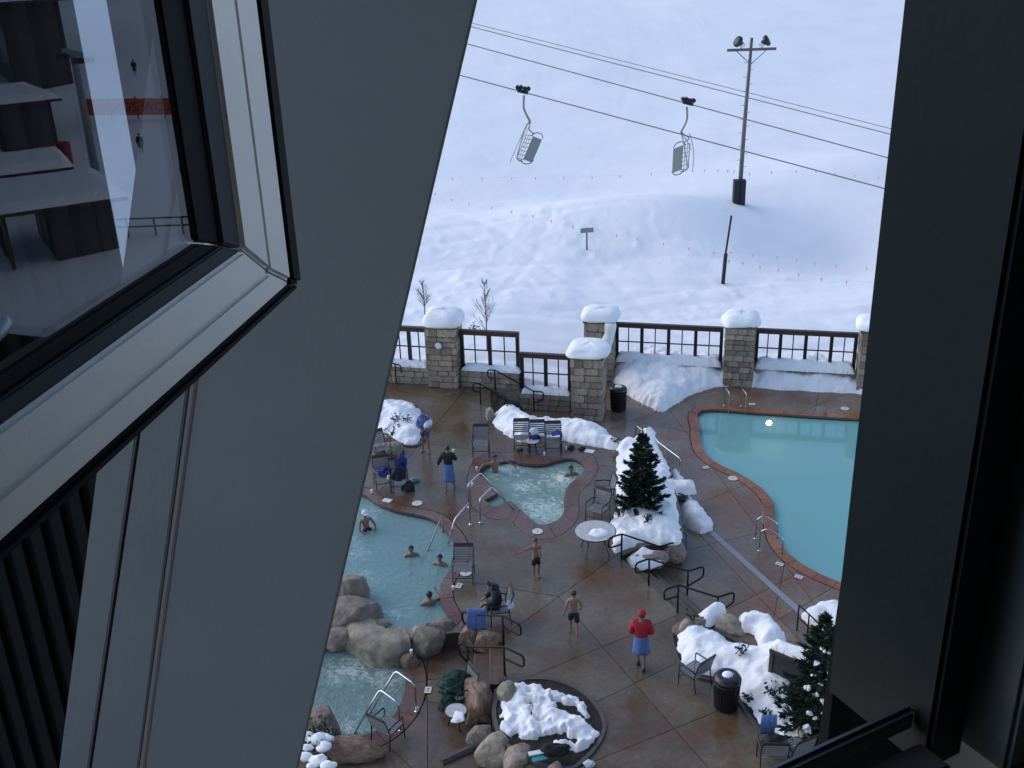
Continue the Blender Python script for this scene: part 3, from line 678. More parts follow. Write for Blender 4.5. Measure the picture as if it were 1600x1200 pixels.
# snow tongue on the rear pillar
x, y = pil[2]; vs = bez([(x+0.35, y-0.75, ZP+2.72), (x+0.30, y-0.78, ZP+2.2), (x+0.12, y-0.76, ZP+1.7), (x-0.05, y-0.72, ZP+1.35)], 5)
tag(MB().tube(vs, [0.24+0.02*math.sin(i) for i in range(len(vs)-4)]+[0.2, 0.16, 0.1, 0.03], 10).build('snow_tongue', 'snow', smooth=True), 'tongue of snow sliding down the rear pillar', 'snow')
x, y = pil[0]; o = thing('wall_lamp', 'round white lamp on the front of a stone pillar', 'lamp', Vector((x, y, 1.92)) + FN*0.645 + FD*(-0.05), RZF)
MB().tube([(0, 0, 0), (0, -0.07, 0)], 0.17, 18).build('bezel', 'galv', o); MB().tube([(0, -0.06, 0), (0, -0.10, 0)], [0.14, 0.11], 18).build('lens', 'white_plastic', o)
def low_wall(x0, x1, off, z, H, label):
    L = (x1-x0)/FD.x; c = Vector((x0, on_run(x0, off), z))
    t = thing('low_stone_wall', label, 'wall', c, RZF, 'low stone walls under the fence')
    MB().box((L/2, 0, H/2-0.03), (L, 0.40, H-0.02)).build('core', 'mortar', t)
    for (z0, h) in courses(H, 0.18, 0.28):
        for sgn in (-1, 1):
            if sgn > 0: continue
            for (s, ln) in row(L, 0.28, 0.62): stone(t, (s+ln/2, -0.24+random.uniform(-0.01, 0.015), z0+h/2), (ln-0.02, 0.14, h-0.018))
    MB().box((L/2, 0, H+0.02), (L-0.01, 0.60, 0.07)).build('coping', 'mortar', t)
def panel(x0, x1, off, z0, z1, nb, label):
    L = (x1-x0)/FD.x; t = thing('fence_panel', label, 'fence panel', (x0, on_run(x0, off), z0), RZF, 'dark fence panels along the pool deck'); H = z1-z0
    MB().box((L/2, 0, H-0.09), (L, 0.18, 0.20)).build('top_rail', 'wood_dark', t)
    MB().box((L/2, 0, H*0.47), (L, 0.05, 0.045)).build('middle_rail', 'wood_dark', t)
    MB().box((L/2, 0, 0.05), (L, 0.08, 0.07)).build('bottom_rail', 'wood_dark', t)
    for i in range(nb+1):
        MB().box((min(max(L*i/nb, 0.07), L-0.07), -0.01, (H-0.19)/2), (0.14, 0.13, H-0.19)).build('post', 'bar_black', t)
        if i < nb: MB().box((L*(i+0.5)/nb, -0.03, (H-0.19)/2), (0.045, 0.04, H-0.19)).build('bar', 'bar_black', t)
low_wall(-7.5, -3.38, -0.35, 0, 0.72, 'low stone wall left of the pillar with the lamp')
low_wall(-2.06, 0.35, -0.35, 0, 0.72, 'low stone wall between the lamp pillar and the stairs')
low_wall(0.36, 2.42, -0.40, ZP, 0.72, 'low stone wall beside the foot of the back stairs')
low_wall(4.58, 9.06, 3.72, ZP, 0.72, 'low stone wall behind the tall snow bank')
low_wall(10.38, 14.40, 3.78, ZP, 0.72, 'low stone wall showing through gaps in the snow bank')
panel(-7.5, -3.38, -0.35, 0.78, 2.42, 5, 'dark fence panel left of the pillar with the lamp')
panel(-2.06, 0.35, -0.35, 0.78, 2.40, 2, 'upper stepped fence panel right of the pillar with the lamp')
panel(0.37, 2.42, -0.40, ZP+0.78, 1.55, 2, 'lower stepped fence panel left of the gap')
panel(4.58, 9.06, 3.72, ZP+0.78, 1.55, 4, 'wide fence panel behind the tall snow bank')
panel(10.38, 14.40, 3.78, ZP+0.78, 1.55, 4, 'wide fence panel at the right beyond the swimming pool')
# retaining core below the upper low wall beside the stairs
tag(MB().box((-0.5, on_run(-0.5, -0.35)-0.02, ZP/2-0.03), (1.9, 0.36, -ZP), RZF).build('stair_side_wall', 'stone'), kind='structure')
def ledge(x0, x1, off, z, label, H=0.24, wd=0.62):
    c0 = Vector((x0, on_run(x0, off), 0)); L = (x1-x0)/FD.x
    out = [c0 + FD*s*L + FN*wd/2 for s in np.linspace(0.005, 0.995, 12)] + [c0 + FD*s*L - FN*wd/2 for s in np.linspace(0.995, 0.005, 12)]
    mound('snow_ledge', out, z, H, label, edge=0.14, cell=0.06, lump=0.07, rag=0.04, group='snow on the low walls')
ledge(-7.4, -3.42, -0.37, 0.76, 'snow along the wall left of the lamp pillar')
ledge(-2.02, 0.42, -0.37, 0.76, 'snow along the upper wall right of the lamp pillar')
ledge(0.42, 2.42, -0.42, ZP+0.76, 'snow along the lower wall left of the gap')
ledge(4.6, 9.05, 3.70, ZP+0.76, 'snow along the wall behind the tall snow bank', 0.34, 0.8)
ledge(10.4, 14.38, 3.76, ZP+0.76, 'scalloped snow along the wall beyond the swimming pool', 0.36, 0.85)
# ------------------------------------------------------------------ the building round the camera: window, beam, fin, room
AX = Vector((-0.172, -0.985, 0)).normalized(); NX = Vector((0.985, -0.172, 0)).normalized()
C0 = PD(472, 447, 1.0); ZSILL = C0.z
def SP(s, h, n=0.0): return C0 + AX*s + Vector((0, 0, h)) + NX*n
SL, SH = 0.98, 1.15
sash = thing('window_sash', 'open casement window sash with pale aluminium frame and black rubber edge', 'window', SP(SL, 0))
def ring(s0, s1, h0, h1, n0, n1, name, m, parent, bevel=0.003):
    """rectangular frame between inset (s0,h0) and inset (s1,h1): four mitred bars of their own"""
    def loop(s, h): return [(s, h), (SL-s*0.6, h), (SL-s*0.6, SH-h), (s, SH-h)]
    A = loop(s0, h0); B = loop(s1, h1); g = 0.0012
    for k in range(4):
        j = (k+1) % 4
        a0, a1, b0, b1 = Vector(A[k]), Vector(A[j]), Vector(B[k]), Vector(B[j])
        d = (a1-a0).normalized()*g; a0 += d; a1 -= d; b0 += d; b1 -= d
        q = [a0, a1, b1, b0]; vs = [SP(p.x, p.y, n0)-sash.location for p in q] + [SP(p.x, p.y, n1)-sash.location for p in q]
        bm = bmesh.new(); bv = [bm.verts.new(v) for v in vs]
        for f in [(0, 1, 2, 3), (4, 7, 6, 5), (0, 4, 5, 1), (1, 5, 6, 2), (2, 6, 7, 3), (3, 7, 4, 0)]: bm.faces.new([bv[i] for i in f])
        bmesh.ops.recalc_face_normals(bm, faces=bm.faces[:])
        if bevel: bmesh.ops.bevel(bm, geom=bm.edges[:], offset=bevel, segments=2, affect='EDGES')
        me = bpy.data.meshes.new(name); bm.to_mesh(me); bm.free(); link(name, me, m, parent)
ring(0.0, 0.024, 0.0, 0.011, -0.045, 0.001, 'rubber_seal', 'gasket', sash, 0.004)
ring(0.0245, 0.0700, 0.0113, 0.0360, -0.05, 0.000, 'outer_frame', 'alu', sash)
ring(0.0705, 0.1180, 0.0364, 0.0700, -0.05, 0.0005, 'inner_frame', 'alu', sash)
ring(0.1185, 0.1500, 0.0703, 0.0830, -0.016, -0.002, 'glazing_bead', 'alu_dark', sash, 0.0015)
ring(0.1505, 0.1860, 0.0833, 0.0950, -0.016, -0.005, 'glazing_gasket', 'gasket', sash, 0.0015)
vs = [SP(s, h, n)-sash.location for n in (-0.013, -0.008) for (s, h) in ((0.17, 0.088), (SL-0.10, 0.088), (SL-0.10, SH-0.088), (0.17, SH-0.088))]
MB().add(vs, [(0, 3, 2, 1), (4, 5, 6, 7), (0, 1, 5, 4), (1, 2, 6, 5), (2, 3, 7, 6), (3, 0, 4, 7)]).build('glass_pane', 'glass', sash)
# handle lug near the bottom rail, seen at the left edge
hb = bez([SP(0.52, 0.112, -0.012), SP(0.47, 0.116, 0.0), SP(0.44, 0.120, 0.002), SP(0.428, 0.122, -0.002)], 5); hb = [p-sash.location for p in hb]
MB().tube(hb, [0.0045]*(len(hb)-3)+[0.005, 0.0045, 0.002], 10).build('handle', 'galv', sash, smooth=True)

WD = Vector((0.893, 0.45, 0)).normalized(); WN = Vector((-WD.y, WD.x, 0))
S0 = P(1195, 1200, ZSILL); J = P(1425, 1095, ZSILL)
HL = S0 - WD*0.62                                        # hinge side of the opening
RZW = math.atan2(WD.y, WD.x)
def wbox(mb, u0, u1, n0, n1, z0, z1):
    """box in wall coordinates: u along the wall from J (positive to the right), n outward, z up"""
    c = J + WD*(u0+u1)/2 + WN*(n0+n1)/2; return mb.box((c.x, c.y, (z0+z1)/2), (u1-u0, abs(n1-n0), z1-z0), RZW)
zt = ZSILL + 1.25
frame = thing('window_frame', 'dark window jamb and sill at the right and bottom edge', 'window frame', J - Vector((0, 0, 0)))
def fb(name, m, *a):
    o = wbox(MB(), *a); me = o.mesh(name)
    for v in me.vertices: v.co -= frame.location
    bm = bmesh.new(); bm.from_mesh(me); bmesh.ops.bevel(bm, geom=bm.edges[:], offset=0.002, segments=2, affect='EDGES'); bm.to_mesh(me); bm.free()
    return link(name, me, m, frame)
uL = -(J-HL).length
fb('jamb', 'jamb_outer', 0.0, 0.022, -0.012, 0.048, ZSILL-0.03, zt); fb('jamb', 'jamb_dark', 0.027, 0.05, -0.03, 0.03, ZSILL-0.03, zt); fb('jamb', 'jamb_dark', 0.053, 0.10, -0.05, 0.02, ZSILL-0.03, zt)
fb('sill_nose', 'galv', uL, -0.001, -0.004, 0.001, ZSILL-0.012, ZSILL+0.0); fb('sill', 'sill_dark', uL, -0.001, -0.026, -0.008, ZSILL-0.034, ZSILL-0.014); fb('sill', 'sill_dark', uL, 0.05, -0.06, -0.028, ZSILL-0.040, ZSILL-0.026)
fb('sill', 'alu_dark', uL, 0.052, -0.14, -0.062, ZSILL-0.06, ZSILL-0.035)
fb('head', 'jamb_dark', uL, 0.1, -0.05, 0.05, zt+0.002, zt+0.08); fb('jamb', 'jamb_dark', uL-0.05, uL-0.002, -0.05, 0.05, ZSILL-0.03, zt)
room = MB()
wbox(room, 0.102, 3.0, -0.14, 0.10, ZSILL-1.2, zt+0.5); wbox(room, uL-1.0, uL-0.055, -0.14, 0.06, ZSILL-1.2, zt+0.5); wbox(room, uL-0.05, 0.10, -0.14, -0.030, ZSILL-1.2, ZSILL-0.065); wbox(room, uL-0.05, 0.10, -0.14, 0.10, zt+0.085, zt+0.5)
tag(room.build('wall', 'room_dark'), kind='structure')
r2 = MB(); wbox(r2, uL-1.0, 3.0, -3.2, -3.1, ZSILL-1.2, zt+0.5); wbox(r2, uL-1.1, uL-1.0, -3.2, -0.14, ZSILL-1.2, zt+0.5); wbox(r2, 3.0, 3.1, -3.2, -0.14, ZSILL-1.2, zt+0.5)
tag(r2.build('room_walls', 'room_dark'), kind='structure')
r3 = MB(); wbox(r3, uL-1.1, 3.1, -3.2, -0.14, zt+0.5, zt+0.6); tag(r3.build('ceiling', 'room_dark'), kind='structure')
r4 = MB(); wbox(r4, uL-1.1, 3.1, -3.2, -0.14, ZSILL-1.3, ZSILL-1.2); tag(r4.build('floor', 'room_dark'), kind='structure')
fc = MB(); wbox(fc, -14, 24, -0.6, -0.05, -1.0, ZSILL-1.31)
tag(fc.build('hotel_facade', 'facade'), kind='structure')
# exterior fin at the right of the window
E1 = PD(1385, 420, 0.95); nn0 = J + WD*0.012 + WN*0.055
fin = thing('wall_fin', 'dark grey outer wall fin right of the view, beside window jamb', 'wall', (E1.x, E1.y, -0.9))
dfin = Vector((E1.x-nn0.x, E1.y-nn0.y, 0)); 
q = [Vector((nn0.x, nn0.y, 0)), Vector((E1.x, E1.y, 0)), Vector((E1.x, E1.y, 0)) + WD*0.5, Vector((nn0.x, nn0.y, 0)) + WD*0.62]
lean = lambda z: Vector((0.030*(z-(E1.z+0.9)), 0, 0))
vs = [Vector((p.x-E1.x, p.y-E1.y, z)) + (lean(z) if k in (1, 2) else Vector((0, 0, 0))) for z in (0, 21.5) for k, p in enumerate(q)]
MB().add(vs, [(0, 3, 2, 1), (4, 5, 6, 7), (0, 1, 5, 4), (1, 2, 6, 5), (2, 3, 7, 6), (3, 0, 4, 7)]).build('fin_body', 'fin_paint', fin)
# big slanted beam left of the view
def quad_beam(name, m, parent, px0, px1, dep, thick, ext0=0.25, ext1=0.5):
    """board whose two long edges run through the given upper / lower points"""
    (xa0, xb0, y0, t0), (xa1, xb1, y1, t1) = px0, px1
    A0, B0, A1, B1 = PD(xa0, y0, t0+dep), PD(xb0, y0, t0+dep), PD(xa1, y1, t1+dep), PD(xb1, y1, t1+dep)
    dA = A1-A0; dB = B1-B0; A0 -= dA*ext0; B0 -= dB*ext0; A1 += dA*ext1; B1 += dB*ext1
    nrm = (B0-A0).cross(A1-A0).normalized(); nrm = nrm if nrm.dot(Vector(FW)) > 0 else -nrm
    q = [A0, B0, B1, A1]; vs = q + [p + nrm*thick for p in q]; vs = [v-parent.location for v in vs]
    bm = bmesh.new(); bv = [bm.verts.new(v) for v in vs]
    for f in [(0, 1, 2, 3), (4, 7, 6, 5), (0, 4, 5, 1), (1, 5, 6, 2), (2, 6, 7, 3), (3, 7, 4, 0)]: bm.faces.new([bv[i] for i in f])
    bmesh.ops.recalc_face_normals(bm, faces=bm.faces[:]); bmesh.ops.bevel(bm, geom=bm.edges[:], offset=0.004, segments=2, affect='EDGES')
    me = bpy.data.meshes.new(name); bm.to_mesh(me); bm.free(); return link(name, me, m, parent)
beam = thing('slanted_beam', 'big slate grey slanted beam of the building left of the view', 'beam', PD(400, 1200, 3.2))
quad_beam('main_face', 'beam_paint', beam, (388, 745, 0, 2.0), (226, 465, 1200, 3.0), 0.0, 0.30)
quad_beam('side_board', 'beam_paint', beam, (318, 372, 0, 2.0), (143, 216, 1200, 3.0), 0.05, 0.12)
quad_beam('side_board', 'beam_paint', beam, (245, 312, 0, 2.0), (92, 138, 1200, 3.0), 0.062, 0.12)
quad_beam('shadow_gap', 'alu_dark', beam, (300, 330, 0, 2.0), (130, 150, 1200, 3.0), 0.10, 0.05)
quad_beam('edge_bead', 'bead_paint', beam, (377, 387.5, 0, 2.0), (217.5, 225.5, 1200, 3.0), -0.004, 0.10)
quad_beam('edge_bead', 'bead_paint', beam, (742, 746, 0, 2.0), (463, 466, 1200, 3.0), 0.31, 0.02)
# dark ribbed wall seen through the pane and under the sash
EA = PD(105, 0, 3.4)
rw = thing('ribbed_wall', 'dark ribbed wall panel at the far left, behind the window sash', 'wall', (EA.x, EA.y, 10))
MB().box((-1.2, 0.035, 4.2), (2.4, 0.03, 12)).build('backing', 'louver', rw)
for k in range(26): MB().box((-0.06-k*0.09, 0.0, 4.2), (0.045, 0.04, 12)).build('rib', 'louver', rw)
MB().box((-0.016, 0.0, 4.2), (0.03, 0.03, 12)).build('corner_trim', 'fin_paint', rw)
EB = PD(166, 0, 3.6)
tag(MB().box((EB.x+0.19, EB.y+0.1, 17.5), (0.38, 0.2, 6)).build('outer_post', 'fin_paint'), 'dark upright post seen through the upper window pane', 'post')
# ------------------------------------------------------------------ snow banks and planters
def bed(name, outline, z, label, cat='planter', grow=0.02):
    o = thing(name, label, cat, (outline[0].x, outline[0].y, z))
    c = ccw(loop_curve(outline, 3)); K = len(c); a = offset(c, grow); b = offset(c, grow+0.09)
    vs = []; fs = []
    for p, q in zip(a, b): vs += [(p.x-o.location.x, p.y-o.location.y, 0.055), (q.x-o.location.x, q.y-o.location.y, 0.055), (p.x-o.location.x, p.y-o.location.y, -0.02), (q.x-o.location.x, q.y-o.location.y, -0.02)]
    for i in range(K):
        k = 4*i; n = 4*((i+1) % K); fs += [(k, k+1, n+1, n), (k+1, k+3, n+3, n+1), (k, n, n+2, k+2)]
    MB().add(vs, fs).build('curb', 'curb', o)
    s = sheet('soil', [p-o.location for p in a], 0.03, 'soil', parent=o); return o
s1 = [(770, 652), (783, 643), (805, 640), (822, 652), (845, 657), (880, 660), (915, 661), (940, 668), (958, 684), (975, 694), (962, 704), (940, 701), (905, 694), (880, 690), (845, 690), (810, 690), (785, 678), (772, 664)]
mound('snow_bank', pxs(s1, 0), 0, 0.46, 'long snow bank behind the three chairs above the hot tub', edge=0.3, peaks=[(P(805, 652).x, P(805, 652).y, 0.5, 0.25)])
s2 = [(958, 692), (985, 690), (1000, 676), (1022, 672), (1030, 700), (1048, 735), (1058, 780), (1064, 825), (1060, 848), (1035, 852), (1005, 848), (975, 862), (958, 864), (955, 842), (948, 822), (966, 792), (960, 760), (963, 725)]
mound('snow_bank', pxs(s2, 0), 0, 0.42, 'broad snow bank round the foot of the middle spruce', edge=0.3, lump=0.13)
mound('snow_bank', pxs([(975, 866), (1000, 850), (1030, 856), (1035, 870), (1010, 880), (985, 882)], 0), -0.25, 0.42, 'small snow pad in front of the middle spruce bank, at the stairs', edge=0.2, rag=0.03)
s3 = [(1046, 742), (1066, 744), (1078, 765), (1084, 788), (1100, 800), (1112, 822), (1102, 834), (1068, 822), (1056, 790), (1046, 765)]
mound('snow_bank', pxs(s3, ZP), ZP, 0.62, 'snow heap right of the middle spruce where the drain strip begins', edge=0.25, lump=0.16)
s4 = [(530, 650), (570, 632), (600, 627), (640, 632), (658, 645), (667, 664), (660, 688), (644, 697), (620, 690), (585, 672), (540, 680)]
bed('planter_bed', pxs(s4, 0), 0, 'dark edged planter bed under snow at the left edge'); mound('snow_bank', pxs(s4, 0), 0, 0.40, 'snow bank beside the person with the towel', edge=0.3, lump=0.12)
s5 = [(1053, 990), (1068, 976), (1098, 980), (1150, 1005), (1195, 1016), (1228, 1012), (1240, 1030), (1262, 1085), (1275, 1140), (1262, 1185), (1235, 1172), (1200, 1148), (1176, 1122), (1158, 1095), (1142, 1066), (1095, 1058), (1064, 1036)]
bed('planter_bed', pxs(s5, 0), 0, 'dark edged planter bed under snow behind the near bin'); mound('snow_bank', pxs(s5, 0), 0, 0.40, 'long snow bank behind the near bin with the framed board in it', edge=0.3, lump=0.11, peaks=[(P(1225, 1040).x, P(1225, 1040).y, 0.8, 0.25)])
mound('snow_bank', pxs([(1088, 968), (1112, 950), (1132, 950), (1135, 960), (1126, 976), (1108, 985), (1095, 982)], 0), 0.12, 0.34, 'smooth snow pillow lying on the boulders by the pool stairs', edge=0.2, lump=0.03, rag=0.02)
mound('snow_bank', pxs([(1157, 970), (1180, 963), (1210, 973), (1228, 1003), (1190, 1013), (1176, 992), (1155, 988)], 0), 0.06, 0.42, 'ragged snow patch right of the boulders by the pool stairs', edge=0.22)
mound('snow_bank', pxs([(1252, 962), (1293, 942), (1330, 958), (1345, 990), (1300, 1012), (1282, 990)], ZP), ZP, 0.36, 'snow patch at the end of the drain strip by the fin', edge=0.2)
s9 = [(945, 575), (965, 556), (1000, 550), (1050, 552), (1110, 566), (1175, 574), (1250, 574), (1340, 584), (1420, 594), (1420, 618), (1300, 614), (1180, 607), (1130, 604), (1085, 616), (1060, 629), (1036, 644), (1016, 636), (985, 622), (965, 606)]
c9 = P(1030, 592, ZP); mound('snow_bank', pxs(s9, ZP), ZP, 0.56, 'big ploughed snow bank along the fence beyond the swimming pool', edge=0.35, lump=0.14, seed=12.0, peaks=[(P(x_, 586, ZP).x, P(x_, 586, ZP).y, 0.9, 0.30) for x_ in (1100, 1160, 1270, 1390)] + [(c9.x, c9.y, 1.6, 0.34), (P(1220, 590, ZP).x, P(1220, 590, ZP).y, 1.2, 0.25), (P(1320, 598, ZP).x, P(1320, 598, ZP).y, 1.2, 0.2)])
s10 = [(775, 1108), (790, 1082), (815, 1066), (850, 1064), (885, 1072), (915, 1090), (935, 1115), (941, 1140), (930, 1165), (912, 1185), (890, 1200), (850, 1195), (815, 1180), (785, 1152)]
bed('planter_bed', pxs(s10, 0), 0, 'round dark planter bed with patchy snow at the bottom', grow=0.0)
s10b = [(776, 1116), (788, 1092), (808, 1072), (828, 1068), (850, 1078), (885, 1082), (910, 1100), (928, 1125), (932, 1150), (915, 1178), (895, 1182), (865, 1176), (840, 1160), (808, 1158), (786, 1142)]
mound('snow_patch', pxs(s10b, 0), 0.02, 0.20, 'lumpy melting snow with dark holes in the round planter bed', edge=0.16, lump=0.13, ls=2.4, rag=0.20, seed=4.0, holes=0.34, cell=0.04)
# drain / bushes poking through: bare twigs in the banks
def twigs(name, p, h, n, label, m='twig', snow=0, group=None, leafy=0):
    o = thing(name, label, 'shrub', p, 0, group); mb = MB()
    for k in range(n):
        a = random.uniform(0, 6.28); l = random.uniform(0.5, 1)*h; d = Vector((math.cos(a)*0.7, math.sin(a)*0.7, 1)).normalized()
        q = [Vector((0, 0, -0.05)), d*l*0.5, d*l + Vector((random.uniform(-.1, .1)*h, random.uniform(-.1, .1)*h, 0))]
        mb.tube(q, [0.02, 0.014, 0.006], 5)
    mb.build('stem', m, o)
    if leafy:
        lb = MB()
        for k in range(leafy):
            a = random.uniform(0, 6.28); rr = h*0.7*random.random()**0.5; z = random.uniform(0.15, 1)*h*0.9; c = Vector((rr*math.cos(a), rr*math.sin(a), z)); u = Vector((random.gauss(0, 1), random.gauss(0, 1), random.gauss(0, .6))).normalized(); v = u.orthogonal().normalized(); s = random.uniform(0.03, 0.07)
            lb.add([c-u*s, c+v*s*.5, c+u*s, c-v*s*.5], [(0, 1, 2, 3)])
        tag(lb.build('leaves', 'needle', o), kind='stuff')
    for k in range(snow):
        a = random.uniform(0, 6.28); rr = random.uniform(0, 0.75)*h; vb = MB().ball((rr*math.cos(a), rr*math.sin(a), random.uniform(0.5, 1.0)*h), random.uniform(0.07, 0.15), 8, (1.2, 1.0, 0.55))
        vb.v = [tuple(Vector(v)*(1+0.12*noise.noise(Vector(v)*9))) for v in vb.v]; vb.build('snow_clump', 'snow', o, smooth=True)
    return o
for (x, y, z, h, lb) in [(620, 672, 0.35, 0.35, 'dark twiggy shrub poking out of the snow by the person with towel'), (637, 672, 0.35, 0.3, 'small dark twigs in the middle of the left snow bank'), (614, 688, 0.25, 0.5, 'upright dark shrub at the left end of the snow bank'), (795, 652, 0.4, 0.2, 'tiny dark twig in the long snow bank'), (960, 697, 0.1, 0.3, 'brown twigs at the end of the long snow bank'), (1011, 832, 0.4, 0.25, 'small twig in the snow below the middle spruce'), (967, 823, 0.4, 0.22, 'small twig left in the snow under the middle spruce'), (1080, 985, 0.35, 0.28, 'small twig at the far tip of the long near snow bank'), (1158, 1040, 0.4, 0.28, 'small twig beside the near bin in snow'), (1206, 1104, 0.35, 0.3, 'small twig in the snow below the framed board'), (1168, 1110, 0.3, 0.2, 'tiny dark plant in the lower snow bank, left one'), (1195, 1132, 0.25, 0.22, 'tiny dark plant in the lower snow bank, right one')]:
    twigs('shrub', P(x, y, 0) + Vector((0, 0, z)), h, 7, lb, 'soil', leafy=26)
o = twigs('shrub', P(492, 1178, ZS) + Vector((0, 0, 0.1)), 0.75, 16, 'dark bush loaded with snow clumps at the bottom left', 'soil', snow=0, leafy=420)
for (x, y, r) in [(480, 1150, .14), (495, 1155, .2), (513, 1152, .12), (482, 1168, .12), (505, 1168, .15), (478, 1182, .13), (498, 1188, .16), (515, 1196, .14), (488, 1197, .1)]:
    q = P(x, y, 0.15)-o.location; vb = MB().ball(q, r, 10, (1.3, 1.0, 0.6)); vb.v = [tuple(q+(Vector(v)-q)*(1+0.55*noise.noise(Vector(v)*6))) for v in vb.v]; vb.build('snow_clump', 'snow', o, smooth=True)

# ------------------------------------------------------------------ rocks
def rock(px, py, z, size, label, m='rock', rz=0.0, seed=0, flat=0.35, group='boulders round the pools', at=None):
    rp = random.Random(seed*13+5); PLN = [(Vector((rp.gauss(0, 1), rp.gauss(0, 1), rp.gauss(0.15, .8))).normalized(), rp.uniform(.58, .88)) for _ in range(13)]
    bm = bmesh.new(); bmesh.ops.create_icosphere(bm, subdivisions=4, radius=1)
    for v in bm.verts:
        d = v.co.normalized(); n1 = noise.noise(d*1.1+Vector((seed*3.7, seed, 0))); n2 = noise.noise(d*2.6+Vector((0, seed*2.1, 5)))
        c = Vector((round(d.x*1.6+n1)/1.6, round(d.y*1.6)/1.6, round(d.z*1.5+n2*0.5)/1.5))
        v.co = d*(0.98+0.20*n1+0.08*n2)
        for (pn, pd) in PLN:
            q_ = v.co.dot(pn)-pd
            if q_ > 0: v.co -= pn*q_*0.93
        v.co += d*(0.035*noise.noise(d*6)+0.02*noise.noise(d*13))
        if v.co.z > 0.62: v.co.z = 0.62 + (v.co.z-0.62)*0.35
        if v.co.z < -flat: v.co.z = -flat
    me = bpy.data.meshes.new('boulder'); bm.to_mesh(me); bm.free(); me.polygons.foreach_set('use_smooth', [True]*len(me.polygons))
    o = link('boulder', me, m); p = P(px, py, z+size[2]*0.42); p.z = z
    o.scale = (size[0]/2, size[1]/2, size[2]/(0.85+flat)); o.location = p + Vector((0, 0, flat*o.scale[2]-0.03)); o.rotation_euler = (0, 0, R(rz))
    return tag(o, label, 'rock', group)
RK = [(547, 925, -.5, (1.1, 1.2, 1.35), 'rounded tan boulder highest at the left edge of the warm pool', 'rock', 0),
      (548, 962, -.5, (1.75, 1.3, 1.15), 'big smooth tan boulder above the spillway', 'rock', 20),
      (505, 975, -.5, (1.3, 1.1, 0.9), 'low tan boulder against the slanted beam above the spa', 'rock', 40),
      (580, 990, -.60, (1.7, 0.9, 0.70), 'sloping spillway rock between the warm pool and the spa', 'rock', 10),
      (622, 998, -.5, (0.9, 0.7, 0.62), 'wet rock at right end of the spillway', 'rock', 0),
      (662, 998, ZS, (1.3, 0.9, 0.9), 'layered tan boulder between the warm pool and the spa deck', 'rock', -10),
      (693, 984, ZS+.05, (0.9, 0.6, 0.75), 'small pinkish boulder at the lower end of the warm pool coping', 'rock', 5),
      (600, 1004, -.55, (1.0, 0.6, 0.55), 'flat wet rock face under the spillway', 'rock', -8),
      (535, 992, -.6, (1.3, 0.8, 0.7), 'pale rock ledge above the spa water', 'rock', 5),
      (640, 1030, ZS, (0.5, 0.4, 0.42), 'dark brown rock at the top of the spa coping', 'rock_rust', 0),
      (730, 996, ZS, (0.7, 0.55, 0.72), 'reddish boulder beside the top of the spa stairs handrail', 'rock_rust', 0),
      (765, 1000, -.35, (1.0, 0.5, 0.62), 'long grey orange boulder at the back of the spa stairs', 'rock_rust', -15),
      (750, 1088, ZS, (0.95, 1.4, 1.0), 'tall rust streaked boulder beside the green towels', 'rock_rust', 25),
      (793, 1082, -0.1, (0.62, 0.6, 0.62), 'grey boulder at the top edge of the round planter bed', 'rock', 0),
      (740, 1120, ZS, (0.45, 0.4, 0.36), 'small brown rock right of the small round table', 'rock_rust', 0),
      (752, 1148, ZS, (0.72, 0.6, 0.55), 'tan boulder above the two bottom boulders', 'rock', 30),
      (775, 1168, ZS, (1.25, 0.85, 0.75), 'wide tan boulder at the bottom below the round planter', 'rock', -10),
      (812, 1186, ZS, (0.95, 0.85, 0.8), 'rounded tan boulder at the bottom edge below the round planter', 'rock', 15),
      (868, 1205, -.1, (0.7, 0.5, 0.4), 'grey brown boulder under the dark cloth at the bottom', 'rock', 0),
      (503, 1132, ZS, (1.0, 0.9, 0.85), 'brown boulder at lower left edge of the spa', 'rock', 0),
      (548, 1168, ZS, (1.6, 0.8, 0.55), 'long brown boulder below the spa water', 'rock_rust', -12),
      (600, 690, 0, (0.85, 0.7, 0.62), 'tan boulder at the left end of the left snow bank', 'rock', 0),
      (617, 698, 0, (1.0, 0.6, 0.5), 'wedge shaped tan boulder below the left snow bank', 'rock', -20),
      (766, 650, -.2, (0.35, 0.7, 0.8), 'upright slab of rock at the foot of the back stairs', 'rock', 20),
      (962, 708, 0, (0.3, 0.28, 0.3), 'small brown rock at the end of the long snow bank', 'rock_rust', 0),
      (975, 706, 0, (0.42, 0.3, 0.32), 'reddish rock poking from the snow left of the middle spruce', 'rock_rust', 0),
      (1010, 874, -.45, (1.5, 0.7, 0.55), 'dark boulder under the snow at the pool stairs', 'rock', 0),
      (1050, 858, -.6, (0.9, 0.8, 0.75), 'grey boulder at the corner below the middle spruce bank', 'rock', 0),
      (1075, 978, -.05, (0.75, 0.6, 0.50), 'pale boulder at the foot of the near handrail', 'rock', 0),
      (1068, 985, -.05, (0.6, 0.6, 0.35), 'rust coloured boulder at the tip of the long near bank', 'rock_rust', 0),
      (1140, 978, -.15, (1.1, 0.75, 0.62), 'brown boulder with snow on its left side by the pool stairs', 'rock', -20),
      (1095, 976, -.15, (0.6, 0.5, 0.5), 'boulder under the smooth snow pillow', 'rock', 10),
      (1245, 1040, 0, (0.5, 0.5, 0.6), 'orange boulder behind the framed board', 'rock_rust', 0)]
for i, (x, y, z, s, lb, m, rz) in enumerate(RK): rock(x, y, z, s, lb, m, rz, seed=i+1)
